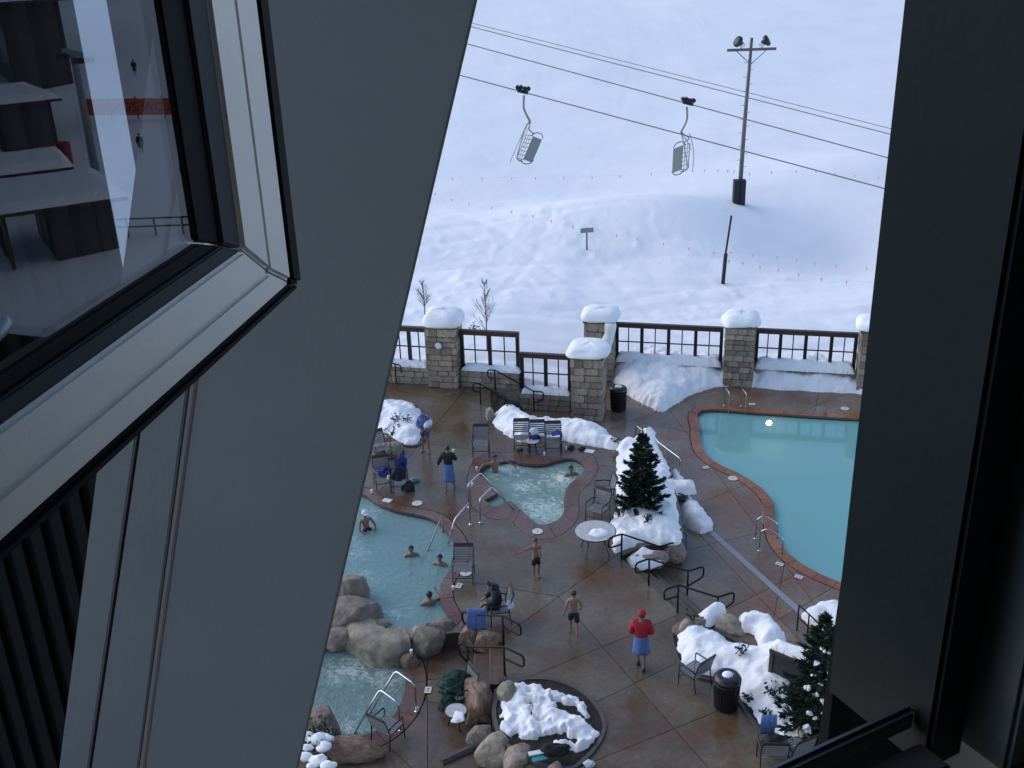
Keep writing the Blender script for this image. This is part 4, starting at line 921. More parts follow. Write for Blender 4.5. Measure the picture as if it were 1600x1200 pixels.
# wet kerb band near the bottom, on the spa deck
kb = bez(pxs([(690, 1192), (712, 1182), (735, 1172), (758, 1166), (785, 1163)], ZS), 4)
tag(MB().tube([p+Vector((0, 0, 0.03)) for p in kb], 0.10, 6).build('stone_kerb', 'curb'), 'dark curved stone kerb on the spa deck at the bottom', 'kerb')

# ------------------------------------------------------------------ spruces
def spruce(p, H, W, label, snow=(), seed=1, lev=22, dens=1.0, base=0.04):
    rnd = random.Random(seed); o = thing('spruce_tree', label, 'tree', p)
    MB().tube([(0, 0, -0.1), (0.01, 0, H*0.5), (0, 0.01, H)], [0.055, 0.035, 0.008], 8).build('trunk', 'bark', o)
    nb = MB(); br = MB(); tips = []
    for l in range(lev):
        t = l/(lev-1); z = H*(base+(0.96-base)*t+rnd.uniform(-.02, .02)); rad = W/2*((1-t)**0.8*0.96+0.03)*(1+0.1*rnd.uniform(-1, 1))
        k = max(4, int(11*(1-t*0.6)))
        for b in range(k):
            a = 6.283*(b+rnd.random()*0.7)/k + l*1.7; L = rad*rnd.uniform(0.5, 1.22); dr = Vector((math.cos(a), math.sin(a), 0.24*t-0.06+rnd.uniform(-.12, .12)))
            pt = lambda u: Vector((0, 0, z)) + dr*L*u + Vector((0, 0, -0.20*L*u*(1-u)*1.4+0.10*L*u*u))
            br.tube([pt(0), pt(0.5), pt(0.95)], [0.012, 0.008, 0.003], 4, cap=False); tips.append(pt(0.75))
            n = int(70*dens*(0.35+L/W*1.6))
            for q in range(n):
                u = rnd.uniform(0.12, 1)**0.75; c = pt(u); side = Vector((-dr.y, dr.x, 0)).normalized()*rnd.choice((-1, 1))
                d = (dr.normalized()*rnd.uniform(0.3, 1)+side*rnd.uniform(0.1, 1)*(1.1-u*0.6)+Vector((0, 0, rnd.uniform(-.25, .4)))).normalized()
                ln = rnd.uniform(0.07, 0.16)*(0.75+0.4*W/1.6); e = c+d*ln; wv = d.cross(Vector((rnd.gauss(0, 1), rnd.gauss(0, 1), rnd.gauss(0, 1)))).normalized()*ln*0.16
                m_ = c + d*ln*0.5
                nb.add([c, m_+wv, e, m_-wv], [(0, 1, 2, 3)])
    for q in range(60):
        a = rnd.uniform(0, 6.28); z = H*(0.93+0.09*rnd.random()); c = Vector((0, 0, z)); d = Vector((math.cos(a)*.5, math.sin(a)*.5, 1)).normalized(); wv = d.orthogonal().normalized()*0.01
        nb.add([c-d*.05, c+wv, c+d*0.09, c-wv], [(0, 1, 2, 3)])
    tag(nb.build('foliage', 'needle', o), kind='stuff'); tag(br.build('branches', 'bark', o), kind='stuff')
    for (dx, dz, r) in snow:
        # snow clumps resting on the camera-facing side
        yy = -math.sqrt(max(0.02, (W/2*(1-dz/H)*0.9)**2-dx*dx)) if abs(dx) < W/2*(1-dz/H)*0.9 else -0.05
        vb = MB()
        for _ in range(5): vb.ball((dx+rnd.uniform(-.7, .7)*r, yy+rnd.uniform(-.4, .4)*r, dz+rnd.uniform(-.3, .3)*r), r*rnd.uniform(.45, .8), 8, (1, .9, .55))
        vb.v = [tuple(Vector(v)+Vector((.5, .5, 1))*0.05*noise.noise(Vector(v)*9)) for v in vb.v]; vb.build('snow_clump', 'snow', o, smooth=True)
    return o
spruce(P(1003, 805, 0) + Vector((0, 0.15, 0.25)), 2.65, 1.62, 'dark green spruce standing in the snow bank beside the hot tub', seed=4, lev=21, dens=1.9, snow=[(-.62, .8, .05), (.3, .5, .04), (-.3, 1.3, .04), (.15, 1.7, .035)])
sn = [(random.Random(k).uniform(-.8, .8)*(1-k/34), 0.35+2.6*k/30, random.Random(k+50).uniform(.05, .10)) for k in range(26)]
spruce(P(1278, 1158, 0) + Vector((0, 0.3, 0)), 3.3, 2.05, 'larger spruce flecked with snow at the lower right, beside the fin', seed=9, lev=24, dens=1.3, snow=sn)
# ------------------------------------------------------------------ beyond the fence
def sapling(p, H, label, seed):
    rnd = random.Random(seed); o = thing('bare_sapling', label, 'tree', p, 0, 'bare saplings beyond the fence')
    MB().tube([(0, 0, -.3), (0.03, 0, H*.5), (0, 0, H)], [0.035, 0.025, 0.008], 6).build('trunk', 'twig', o); mb = MB()
    for k in range(34):
        z = H*rnd.uniform(0.28, 0.97); a = rnd.uniform(0, 6.28); L = (H-z)*0.35+0.18; d = Vector((math.cos(a)*.7, math.sin(a)*.7, 1)).normalized(); q = Vector((0, 0, z))
        mb.tube([q, q+d*L*.5, q+d*L+Vector((0, 0, .06))], [0.012, 0.009, 0.005], 4)
        for j in range(3):
            a2 = rnd.uniform(0, 6.28); d2 = (d+Vector((math.cos(a2), math.sin(a2), .3))*.6).normalized(); q2 = q+d*L*rnd.uniform(.3, .9); mb.tube([q2, q2+d2*L*.4], [0.007, 0.004], 3)
    tag(mb.build('branches', 'twig', o), kind='stuff')
sapling(PT(664, 500), 1.9, 'thin bare sapling behind the left snow capped pillar', 2)
sapling(PT(761, 548), 3.2, 'taller bare sapling behind the upper stepped fence panel', 5)
twigs('shrub', PT(739, 522), 0.5, 10, 'small dark bush in the snow behind the fence beside a sapling', 'soil', leafy=40)
# light pole
pb = PT(1154, 318); hp = 11.6
for _ in range(3):
    q = pb + Vector((0, 0, hp)); v = np.array(q)-CAM; yy = 600-F*(v@UP)/(v@FW); hp += (yy-62)/ (F/(v@FW))
lp = thing('floodlight_pole', 'tall wooden floodlight pole with two lamp heads on the ski slope', 'light pole', pb)
tiltx = (1163-1154)*0.0
MB().tube([(0, 0, -1), (0.1, 0, hp*.5), (0.25, 0, hp+0.1)], [0.15, 0.12, 0.085], 10).build('pole', 'pole_wood', lp, smooth=True)
MB().box((0.25, -0.12, hp-0.55), (2.9, 0.12, 0.15)).build('crossarm', 'pole_wood', lp)
for sgn in (-1, 1):
    MB().tube([(0.25+sgn*0.9, -.1, hp-.6), (0.25, -.1, hp-1.4)], 0.03, 5).build('brace', 'galv', lp)
    h_ = MB().lathe([(0.05, 0), (0.16, 0.06), (0.22, 0.25), (0.40, 0.36), (0.42, 0.50), (0.36, 0.60), (0.12, 0.64)], 16)
    ob = h_.build('lamp_head', 'bin', lp, smooth=True); ob.scale = (.8, .8, .8); ob.location = (0.25+sgn*0.55, -.1, hp-.25); ob.rotation_euler = (R(18), R(58*sgn), 0)
    MB().tube([(0.25+sgn*.62, -.1, hp-.5), (0.25+sgn*.58, -.1, hp-.15)], 0.04, 6).build('lamp_bracket', 'galv', lp)
    MB().lathe([(0.02, 0), (0.14, 0.02), (0.2, 0.2), (0.1, 0.24)], 12).build('ballast', 'white_plastic', lp).location = (0.25+sgn*0.58, -.1, hp-.42)
for k in range(16):
    s = (-1)**k; z = 2.3+k*(hp-3.2)/16; MB().tube([(0.02*z, 0, z), (0.02*z+s*.30, 0, z)], 0.014, 4).build('climbing_peg', 'galv', lp)
for s in (-1, 1): MB().box((s*.19-.02, -.05, .55), (.34, .5, 1.9)).build('base_pad', 'pad_dark', lp)
# leaning dark pole
b = PT(1129, 444); h = 3.6; dp = thing('slope_pole', 'dark leaning pole at the edge of the ski slope', 'pole', b)
MB().tube([(0, 0, -.4), (.09, 0, 1.6)], 0.10, 8).build('padding', 'pad_dark', dp); MB().tube([(.07, 0, 1.5), (.28, 0, h)], 0.055, 8).build('pole', 'pad_dark', dp)
# little signpost
b = PT(917, 390); sp = thing('signpost', 'small grey signpost standing alone on the snow slope', 'sign', b)
MB().tube([(0, 0, -.4), (0, 0, 1.25)], 0.05, 6).build('post', 'pole_wood', sp); MB().box((0, -.06, 1.12), (.72, .04, .26), R(8)).build('board', 'galv', sp)
# flagged ropes
def rope(pxl, label, nfl):
    pts = [PT(x, y) + Vector((0, 0, 0.8)) for x, y in pxl]; o = thing('flag_rope', label, 'rope', pts[0]); pts = [p-o.location for p in pts]
    MB().tube(bez(pts, 6), 0.003, 4).build('line', 'flag', o); cp = bez(pts, 24); f0 = None
    for k in range(nfl):
        c = cp[int((k+.5)/nfl*(len(cp)-1))]; me = f0.data if f0 else None
        if me is None: f0 = MB().add([(-.06, 0, 0), (.06, 0, 0), (.01, .012, -.24), (-.06, .01, 0), (.06, .01, 0), (.01, .022, -.24)], [(0, 2, 1), (3, 4, 5), (0, 3, 5, 2), (1, 2, 5, 4), (0, 1, 4, 3)]).build('flag', 'flag', o); f0.location = c
        else: q = f0.copy(); COL.objects.link(q); q.location = c
rope([(640, 300), (700, 328), (800, 350), (900, 375), (1010, 398), (1128, 420)], 'red flagged rope crossing the slope past the signpost', 16)
rope([(1131, 428), (1200, 440), (1300, 462), (1420, 470)], 'lower red flagged rope right of the leaning dark pole', 9)
rope([(1131, 416), (1220, 424), (1300, 436), (1420, 446)], 'upper red flagged rope right of the leaning dark pole', 8)
rope([(660, 296), (800, 296), (950, 293), (1100, 284), (1150, 286)], 'far red flagged rope left of the floodlight pole', 14)
rope([(1160, 290), (1250, 286), (1330, 292), (1420, 300)], 'far red flagged rope right of the floodlight pole', 8)
# chairlift cables and chairs
def cable(px0, px1, t0, t1, label, r=0.026):
    A = PD(*px0, t0); B = PD(*px1, t1); A2 = A+(A-B)*1.2; B2 = B+(B-A)*0.5; n = 24; pts = [A2.lerp(B2, i/n) - Vector((0, 0, 0)) for i in range(n+1)]
    o = tag(MB().tube(pts, r, 6).build('lift_cable', 'cable'), label, 'cable', 'chairlift cables'); return lambda px: (lambda f: A.lerp(B, f*t0/(f*t0+(1-f)*t1)))((px-px0[0])/(px1[0]-px0[0]))
c1 = cable((720, 118), (1395, 298), 50, 44, 'nearest chairlift cable, carrying the left chair')
c2 = cable((735, 70), (1400, 250), 54, 48, 'second chairlift cable, carrying the right chair')
cable((745, 44), (1400, 212), 55, 49, 'thin upper wire above the chairlift cables', 0.022); cable((745, 38), (1400, 203), 55, 49, 'topmost thin wire above the chairlift cables', 0.016)
def lift_chair(g, sgn, label, ax, sx=1.0):
    """hanging chair: grip, hanger, bail frame, wire back, padded seat; sgn mirrors it"""
    o = thing('lift_chair', label, 'lift chair', g, 0, 'chairs of the chairlift'); o.scale = (sx, 1, 1)
    gr = MB().box((0, 0, 0.02), (.5, .2, .14), M=Matrix.Rotation(R(15), 3, 'Y'))
    for k in (-.24, -.08, .10, .26): gr.tube([(k, -.14, .10-.25*k*0+(.05 if k > 0 else .12)), (k, .14, .10+(.05 if k > 0 else .12))], .10, 10)
    gr.build('grip', 'bin', o)
    s = sgn; top = Vector((s*.05, 0, -.15)); mid = Vector((s*.30, 0, -1.35))
    MB().tube(bez([top, Vector((s*.03, 0, -.75)), mid], 5), 0.05, 8).build('hanger', 'galv', o)
    b = ax                                   # long axis of the bench
    w = Vector((s*1, .15, -.25)).normalized()      # from wire back to the seat pad
    c = Vector((s*.08, 0, -2.55)); hl = 0.62
    A = c-b*hl-w*.22; B = c+b*hl-w*.22; C = c+b*hl+w*.12; D = c-b*hl+w*.12
    fr = MB(); fr.tube(round_path([mid, B+b*.25, C+b*.10], .15), .028, 6); fr.tube(round_path([mid, mid-w*.12+b*-.35, A-b*.05, D-b*.12], .2), .028, 6); fr.tube([A, B], .02, 6); fr.tube([D, C], .02, 6); fr.build('bail_frame', 'galv', o)
    gd = MB()
    for k in range(7): t = k/6; gd.tube([A.lerp(B, t), D.lerp(C, t)], .013, 4)
    for k in (0.33, .66): gd.tube([A.lerp(D, k), B.lerp(C, k)], .013, 4)
    gd.tube([A.lerp(B, .9)-w*.05, mid+w*.05], .013, 4); gd.tube([A.lerp(B, .7)-w*.1, mid-w*.08], .013, 4)
    gd.build('wire_back', 'galv', o)
    pn = b.cross(w).normalized(); S = [C+b*-.02, D+b*.02, D+w*.46+b*-.06, C+w*.46-b*.10]
    MB().add(S+[q+pn*.07 for q in S], [(0, 1, 2, 3), (4, 7, 6, 5), (0, 4, 5, 1), (1, 5, 6, 2), (2, 6, 7, 3), (3, 7, 4, 0)]).build('seat_pad', 'chair_pad', o)
    for q, d in ((C, 1), (D, -1)): MB().tube(bez([q-w*.12, q+b*.18*d+w*.05, q+b*.16*d+w*.34, q+w*.47-b*.05*d], 5), .026, 6).build('arm_loop', 'galv', o)
    MB().tube(bez([B+Vector((s*.02, 0, .5)), A.lerp(B, .6)-w*.22, A-w*.22-b*.25], 6), .02, 5).build('safety_bar', 'galv', o)
lift_chair(c1(817), 1, 'chairlift chair hanging on the left, nearer cable', Vector((.42, .45, .80)).normalized())
lift_chair(c2(1075), -1, 'chairlift chair hanging on the right beside the floodlight pole', Vector((.10, .45, .88)).normalized())
# ------------------------------------------------------------------ handrails
def hrail(name, label, main_path, posts, m='rail_paint', r=0.028, group=None, pr=None):
    o = thing(name, label, 'handrail', posts[0][0] if posts else main_path[0], 0, group); L = o.location
    MB().tube([p-L for p in round_path(main_path, 0.12)], r, 8).build('rail', m, o, smooth=True)
    for a, b in posts: MB().tube([a-L, b-L], pr or r*1.05, 8).build('post', m, o, smooth=True)
    return o
V = lambda p, z: Vector((p.x, p.y, z))
def stair_rail(label, b0, b1, z0, z1, h=0.9, ext0=0.45, ext1=0.55, loop0=True, loop1=True, group='dark stair handrails'):
    """rail from upper foot b0 (level z0) to lower foot b1 (level z1) with looped ends"""
    d = V(b1-b0, 0).normalized(); T0 = V(b0, z0+h); T1 = V(b1, z1+h); E0 = T0-d*ext0; E1 = T1+d*ext1; E0.z -= 0.02
    path = []
    if loop0: path += [V(b0, z0+h-0.36), E0-Vector((0, 0, 0.34)), E0]
    else: path += [E0]
    path += [T0, T1, E1]
    if loop1: path += [E1-Vector((0, 0, 0.36)), V(b1, z1+h-0.52)]
    return hrail('handrail', label, path, [(V(b0, z0), V(b0, z0+h)), (V(b1, z1), V(b1, z1+h))], group=group)
# pool stairs: three rails
e = (P(1064, 959)-P(968, 869)).normalized(); dv = Vector((-e.y, e.x, 0)); dv = dv if dv.x > 0 else -dv
for f, lb in ((0.06, 'dark handrail on the far side of the pool stairs, in front of the snow bank'), (0.52, 'dark handrail in the middle of the pool stairs'), (0.97, 'dark handrail on the near side of the pool stairs beside boulders')):
    b0 = P(968, 869).lerp(P(1064, 959), f); stair_rail(lb, b0 + dv*(-0.05), b0 + dv*1.30, 0, ZP)
# spa stairs: two rails, low end at the left
for (a, b, lb) in (((787, 1006), (737, 1003), 'dark handrail at the back of the spa stairs, blue towel behind it'), ((789, 1056), (733, 1054), 'dark handrail at the front of the spa stairs')):
    stair_rail(lb, P(*a, 0), P(*b, ZS), 0, ZS, ext0=0.62, ext1=0.30)
# back stairs: two rails
a0 = Vector((xs0, wallfront(xs0), 0))
stair_rail('black handrail of the back stairs along the stone wall', a0 + FN*0.15 + FD*0.25, a0 + FN*0.15 + FD*1.85, 0, ZP, ext0=0.3, ext1=0.4)
stair_rail('black handrail on the open side of the back stairs', a0 + FN*1.6, a0 + FN*1.6 + FD*1.35, 0, ZP, ext0=0.3, ext1=0.3)
pw = P(600, 590); hrail('handrail', 'black handrail in front of the low wall at the far left', [Vector((-5.6, wallfront(-5.6)-.1, 0.35)), Vector((-5.6, wallfront(-5.6)-.1, 1.0)), Vector((-4.6, wallfront(-4.6)-.1, 0.85)), Vector((-4.6, wallfront(-4.6)-.1, 0.5))], [(Vector((-4.85, wallfront(-4.85)-.1, 0)), Vector((-4.85, wallfront(-4.85)-.1, 0.88)))], group='dark stair handrails')
# stainless grab rails
def grab(label, foot, mid, end, z0, h=0.86, zend=-0.25, m='steel'):
    A = V(foot, z0); B = V(foot, z0+h); M_ = V(mid, z0+h+0.03); E = V(end, zend)
    t = hrail('grab_rail', label, [A, B, M_, E], [(A, A+Vector((0, 0, 0.03)))], m, 0.024, 'steel grab rails', pr=0.06); return t
grab('steel grab rail at the hot tub entry, far one', P(733, 793), P(752, 775), P(793, 775), 0); grab('steel grab rail at the hot tub entry, near one', P(751, 817), P(770, 798), P(811, 795), 0)
t = hrail('grab_rail', 'short bent steel rail between the warm pool and the hot tub', [P(735, 820), V(P(735, 820), 0.82), V(P(712, 838), 0.62), V(P(700, 846), -0.1)], [(P(735, 820), P(735, 820, .03))], 'steel', 0.024, 'steel grab rails', pr=0.06)
hrail('grab_rail', 'long dark rail sloping into the warm pool', [V(P(692, 826), 0.45), V(P(686, 838), 0.40), V(P(655, 866), -0.5)], [(V(P(692, 826), -.3), V(P(692, 826), .45))], 'galv', 0.026, 'steel grab rails', pr=0.026)
for (f, m_, e_, lb) in (((651, 1112), (622, 1092), (575, 1108), 'steel grab rail at the spa, far one'), ((626, 1142), (598, 1122), (550, 1140), 'steel grab rail at the spa, near one')):
    grab(lb, P(*f, ZS), P(*m_, ZS), P(*e_, ZS), ZS, zend=ZS-0.2)
for (f, e_, lb) in (((1180, 842), (1214, 842), 'steel ladder rail at the swimming pool edge, far one'), ((1186, 861), (1222, 866), 'steel ladder rail at the swimming pool edge, near one')):
    A = P(*f, ZP); E_ = P(*e_, ZP); hrail('grab_rail', lb, [A, V(A, ZP+.72), V(A.lerp(E_, .35), ZP+.86), V(E_, ZP+.55), V(E_, ZP-.4)], [(A, A+Vector((0, 0, .03)))], 'steel', 0.024, 'steel grab rails', pr=0.06)
for (f, lb) in (((1132, 634), 'upright steel ladder rail at the far end of the pool, left one'), ((1158, 635), 'upright steel ladder rail at the far end of the pool, right one')):
    A = P(*f, ZP); B = A+Vector((0.05, -.55, 0)); hrail('grab_rail', lb, [A, V(A, ZP+.80), V(B, ZP+.82), V(B, ZP-.5)], [(A, A+Vector((0, 0, .03)))], 'steel', 0.022, 'steel grab rails', pr=0.055)
A = P(993, 698, ZP); B = P(1062, 752, ZP)
hrail('grab_rail', 'long pale steel rail along the snow bank behind the spruce', [V(A, ZP), V(A, ZP+.9), V(B, ZP+.9), V(B, ZP)], [(V(A.lerp(B, .5), ZP), V(A.lerp(B, .5), ZP+.9))], 'steel', 0.024, 'steel grab rails', pr=0.022)
A = P(1245, 985, ZP); B = P(1310, 1048, ZP)
fr = thing('railing', 'low dark railing at the end of the drain strip behind the large spruce', 'railing', A)
for z in (.45, .85): MB().tube([Vector((0, 0, z)), B-A+Vector((0, 0, z))], .022, 6).build('rail', 'rail_paint', fr)
for k in range(5): q = (B-A)*k/4; MB().tube([q, q+Vector((0, 0, .85))], .022, 6).build('post', 'rail_paint', fr)

# ------------------------------------------------------------------ chairs and tables
def chair_proto():
    o = bpy.data.objects.new('patio_chair', None); COL.objects.link(o); o.empty_display_size = .1
    w_ = .29; r = .016
    for s in (-1, 1):
        MB().tube([(s*w_, .27, 0), (s*w_, .25, .62)], r, 6).build('leg', 'chair_frame', o, smooth=True)
        MB().tube(bez([(s*w_, -.30, 0), (s*w_, -.24, .42), (s*w_, -.30, .70), (s*w_*.96, -.40, .98)], 4), r, 6).build('leg', 'chair_frame', o, smooth=True)
        MB().tube(round_path([(s*w_, .25, .60), (s*(w_+.015), .24, .645), (s*(w_+.015), -.10, .64), (s*w_, -.27, .60)], .05), r*1.25, 6).build('armrest', 'chair_frame', o, smooth=True)
        MB().tube([(s*w_, .25, .42), (s*w_, -.24, .40)], r, 6).build('seat_rail', 'chair_frame', o, smooth=True)
    st_ = MB()
    for k in range(7): y = .235-k*.072; st_.box((0, y, .425-.004*k), (2*w_-.02, .056, .012))
    st_.build('seat', 'strap', o)
    bk = MB()
    for k in range(6):
        z = .52+k*.072; y = -.255-(z-.45)*.24; bk.box((0, y, z), (2*w_-.02, .012, .054), M=Matrix.Rotation(R(14), 3, 'X'))
    bk.build('backrest', 'strap', o)
    hb = MB().box((0, -.375, .935), (2*w_-.03, .02, .10), M=Matrix.Rotation(R(14), 3, 'X')); hb.build('head_strap', 'strap_red', o)
    MB().tube([(-w_*.96, -.40, .98), (w_*.96, -.40, .98)], r, 6).build('top_bar', 'chair_frame', o)
    MB().tube([(-w_, .26, .2), (w_, .26, .2)], r*.8, 6).build('stretcher', 'chair_frame', o)
    return o
proto = chair_proto(); used = [False]
def chair(px, py, face, label, z=0.0, at=None, sc=1.0):
    """face: direction the sitter looks, degrees from +Y (away from camera) clockwise"""
    if used[0]: o = copy_tree(proto)
    else: o = proto; used[0] = True
    o.location = P(px, py, z) if at is None else at; o.rotation_euler = (0, 0, -R(face)); o.scale = (sc, sc, sc)
    return tag(o, label, 'chair', 'strap patio chairs')
chair(752, 708, 182, 'single strap chair facing the hot tub from the upper left')
chair(816, 699, 180, 'left one of the three chairs in front of the long snow bank'); chair(840, 701, 180, 'middle one of the three chairs, white bundle on its seat'); chair(865, 703, 181, 'right one of the three chairs, blue towel over its arm')
chair(944, 784, 262, 'far one of the two chairs left of the spruce'); chair(934, 812, 215, 'near one of the two chairs left of the spruce')
chair(725, 905, 183, 'strap chair on the coping of the warm pool')
chair(780, 968, -100, 'chair with the seated person in the dark hoodie')
chair(607, 1155, 35, 'strap chair at the lower edge of the spa', ZS)
chair(1085, 1068, -38, 'strap chair between the near bin and snow bank')
chair(1205, 1195, 5, 'chair holding a black bag at the bottom right, blue towel on its back')
chair(600, 758, 165, 'left chair of the pair with dark blue clothes by the warm pool'); chair(624, 762, 168, 'right chair of the pair with dark blue clothes by the warm pool')
chair(596, 716, 150, 'dark chair half hidden by the slanted beam near boulders'); chair(722, 1100, -120, 'chair covered by green towels on the spa deck', ZS)
chair(1052, 862, 150, 'chair with snow on its seat at the corner of the pool stairs', ZP); chair(1062, 790, 120, 'chair buried in the snow heap right of the spruce', ZP, sc=1.0)
chair(1240, 1190, -25, 'dark chair under the lower branches of the large spruce')
def table(px, py, rad, h, label, z=0.0, legs=4, top='table_top', lipm='chair_frame'):
    o = thing('round_table', label, 'table', P(px, py, z))
    MB().lathe([(rad-.03, h-.02), (rad-.01, h-.018), (rad-.01, h-.002), (rad-.03, h)], 40).build('table_top', top, o)
    MB().tube([(rad*math.cos(k*6.2832/40), rad*math.sin(k*6.2832/40), h-.014) for k in range(40)], .018, 6, closed=True).build('rim', lipm, o)
    for k in range(legs):
        a = 6.2832*k/legs+.9; c, s_ = math.cos(a), math.sin(a); MB().tube(bez([(c*rad*.62, s_*rad*.62, h-.02), (c*rad*.60, s_*rad*.60, h*.6), (c*rad*.82, s_*rad*.82, 0)], 4), .018, 6).build('leg', 'chair_frame', o)
    return o
table(930, 862, .62, .74, 'large round patio table with melting snow left of the spruce bank')
t = P(938, 826, .74); mound('snow_patch', [P(x, y, .74) for x, y in ((918, 836), (924, 828), (940, 824), (952, 830), (950, 838), (935, 840))], .735, .09, 'crumbling snow on the large round table', edge=.08, cell=.03, lump=.06, rag=.05, ls=4)
table(832, 706, .26, .46, 'small round table in front of the three chairs'); table(714, 1134, .27, .48, 'small round table with slushy snow beside the green towels', ZS, 3)
mound('snow_patch', [P(x, y, ZS+.48) for x, y in ((703, 1118), (713, 1110), (725, 1113), (726, 1124), (714, 1128), (704, 1126))], ZS+.472, .03, 'slushy snow on the small table beside the green towels', edge=.05, cell=.022, lump=.05, rag=.05, ls=6)
# ------------------------------------------------------------------ bins
def bin_(px, py, z, label, sc=1.0, snow=True):
    o = thing('litter_bin', label, 'bin', P(px, py, z), 0, 'round black litter bins'); o.scale = (sc, sc, sc); n = 28
    MB().lathe([(.25, 0), (.28, .03), (.295, .72), (.27, .74)], n).build('liner', 'bin', o, smooth=False)
    for k in range(n): a = 6.2832*k/n; c, s_ = math.cos(a), math.sin(a); MB().bar((c*.285, s_*.285, .05), (c*.315, s_*.315, .74), .035, .012, up=(c, s_, 0)).build('slat', 'bin', o)
    MB().tube([(.315*math.cos(k*6.2832/24), .315*math.sin(k*6.2832/24), .76) for k in range(24)], .02, 6, closed=True).build('hoop', 'bin', o)
    MB().lathe([(.33, .80), (.335, .86), (.29, .93), (.17, .965), (.15, .93), (.14, .90)], n).build('lid', 'bin_lid', o, smooth=True)
    for k in range(6): a = 6.2832*k/6; MB().tube([(.3*math.cos(a), .3*math.sin(a), .74), (.3*math.cos(a), .3*math.sin(a), .83)], .015, 5).build('lid_post', 'bin', o)
    if snow: MB().ball((0, 0, .95), .14, 12, (1, .9, .5)).build('snow_clump', 'snow', o, smooth=True)
    return o
bin_(1134, 1104, 0, 'large black slatted litter bin next to the near snow bank'); bin_(966, 640, ZP, 'black litter bin at the foot of the front stone pillar', 1.08)
# ------------------------------------------------------------------ framed board
a = P(1203, 1070, 0); bo = thing('notice_board', 'dark framed board with snow on top in the near snow bank', 'board', a, -R(38))
MB().box((.42, 0, .55), (.84, .07, .95)).build('panel', 'board_face', bo)
for (c, s_) in (((.42, -.01, 1.05), (.96, .12, .09)), ((.42, -.01, .10), (.96, .12, .09)), ((0, -.01, .55), (.09, .13, 1.1)), ((.86, -.01, .55), (.09, .13, 1.1))): MB().box(c, s_).build('frame_bar', 'board_wood', bo)
MB().box((.42, .22, .5), (.86, .3, .9)).build('cabinet', 'board_wood', bo)
cx = [a + Matrix.Rotation(-R(38), 3, 'Z') @ Vector(q) for q in ((-.1, -.05, 0), (.95, -.06, 0), (1.0, .42, 0), (-.1, .40, 0))]
mound('snow_patch', cx, 1.08, .24, 'snow lying on the framed board', edge=.12, cell=.05, lump=.03, rag=.02)
# ------------------------------------------------------------------ lids, depth tiles, cups, shoes, cloths
for (x, y, z, lb) in ((1145, 748, ZP, 'round white skimmer lid on the swimming pool deck at the bend'), (1320, 639, ZP, 'round white skimmer lid beyond the far pool edge'), (652, 787, 0, 'round white skimmer lid beside the warm pool'), (840, 831, 0, 'round white skimmer lid below the hot tub'), (728, 896, 0, 'round white skimmer lid under the chair on the coping')):
    o = thing('skimmer_lid', lb, 'lid', P(x, y, z)+Vector((0, 0, .012)), 0, 'white skimmer lids'); MB().lathe([(.16, 0), (.17, .004), (.17, .012), (.15, .016)], 24).build('cover', 'lid_white', o); MB().lathe([(.02, .014), (.025, .02), (.01, .022)], 8).build('lift_hole', 'tile_dark', o)
def tile(x, y, z, rz, label, txt=None):
    o = thing('depth_tile', label, 'tile', P(x, y, z)+Vector((0, 0, .02)), R(rz), 'white depth marker tiles'); MB().box((0, 0, 0), (.24, .17, .012)).build('plate', 'lid_white', o)
    for k in (-1, 1): MB().box((k*.04, 0, .008), (.022, .07, .004)).build('digit', 'ink', o)
for (x, y, z, rz, lb) in ((1103, 731, ZP, 20, 'white depth marker on the pool deck near the bend'), (1218, 882, ZP, -40, 'white depth marker on pool deck below the ladder rails'), (1248, 902, ZP, -40, 'pale marker on pool deck nearest the fin'), (1175, 632, ZP, 0, 'white depth marker at far pool edge by upright rails'), (669, 1079, ZS, 85, 'white depth marker on the spa deck'), (717, 916, 0, 70, 'white depth marker beside the chair on the coping')): tile(x, y, z, rz, lb)
def cup(x, y, z, label, m='white_plastic', h=.12):
    o = thing('paper_cup', label, 'cup', P(x, y, z)+Vector((0, 0, .004)), 0, 'white cups left about'); MB().lathe([(.032, 0), (.045, h), (.040, h), (.030, .01)], 12).build('cup_body', m, o); MB().lathe([(.046, h), (.047, h+.012), (.02, h+.014)], 12).build('cup_lid', m, o)
for (x, y, lb) in ((745, 735, 'white cup at the left end of the hot tub'), (851, 712, 'white cup beside the small table at the hot tub'), (884, 703, 'white cup right of the three chairs'), (607, 749, 'white cup on the seat of the left clothes chair'), (581, 771, 'white cup on the coping near the clothes chairs, left one'), (568, 762, 'white cup on the coping against the slanted beam'), (708, 922, 'white cup on the coping of the warm pool'), (738, 760, 'white cup between the hot tub rails')): cup(x, y, .43 if 'seat' in lb else 0, lb)
cup(643, 1022, ZS+.32, 'white cup on the dark rock at the spa'); cup(652, 1112, ZS, 'white cup beside the far spa grab rail')
def shoe_pair(x, y, z, rz, label, m='shoe'):
    o = thing('shoes', label, 'shoes', P(x, y, z), R(rz), 'shoes left by the water')
    for s in (-.07, .07):
        b = MB().ball((s, .02, .05), .11, 10, (.42, 1.2, .55)); b.v = [(v[0], v[1], max(v[2], 0.004)) for v in b.v]; b.build('shoe', m, o, smooth=True)
shoe_pair(812, 704, 0, 30, 'dark shoes under the left one of the three chairs'); shoe_pair(893, 701, 0, 70, 'dark shoes right of the three chairs'); shoe_pair(910, 703, 0, 60, 'dark shoes beside the white magazine'); shoe_pair(632, 764, 0, -30, 'dark shoes beside the clothes chairs'); shoe_pair(786, 1066, 0.2, 20, 'dark shoes on the boulder at the round planter')
tag(MB().box(P(921, 705, .01), (.34, .24, .02), R(-25)).build('magazine', 'white_plastic'), 'white magazine on the deck right of the hot tub', 'magazine')
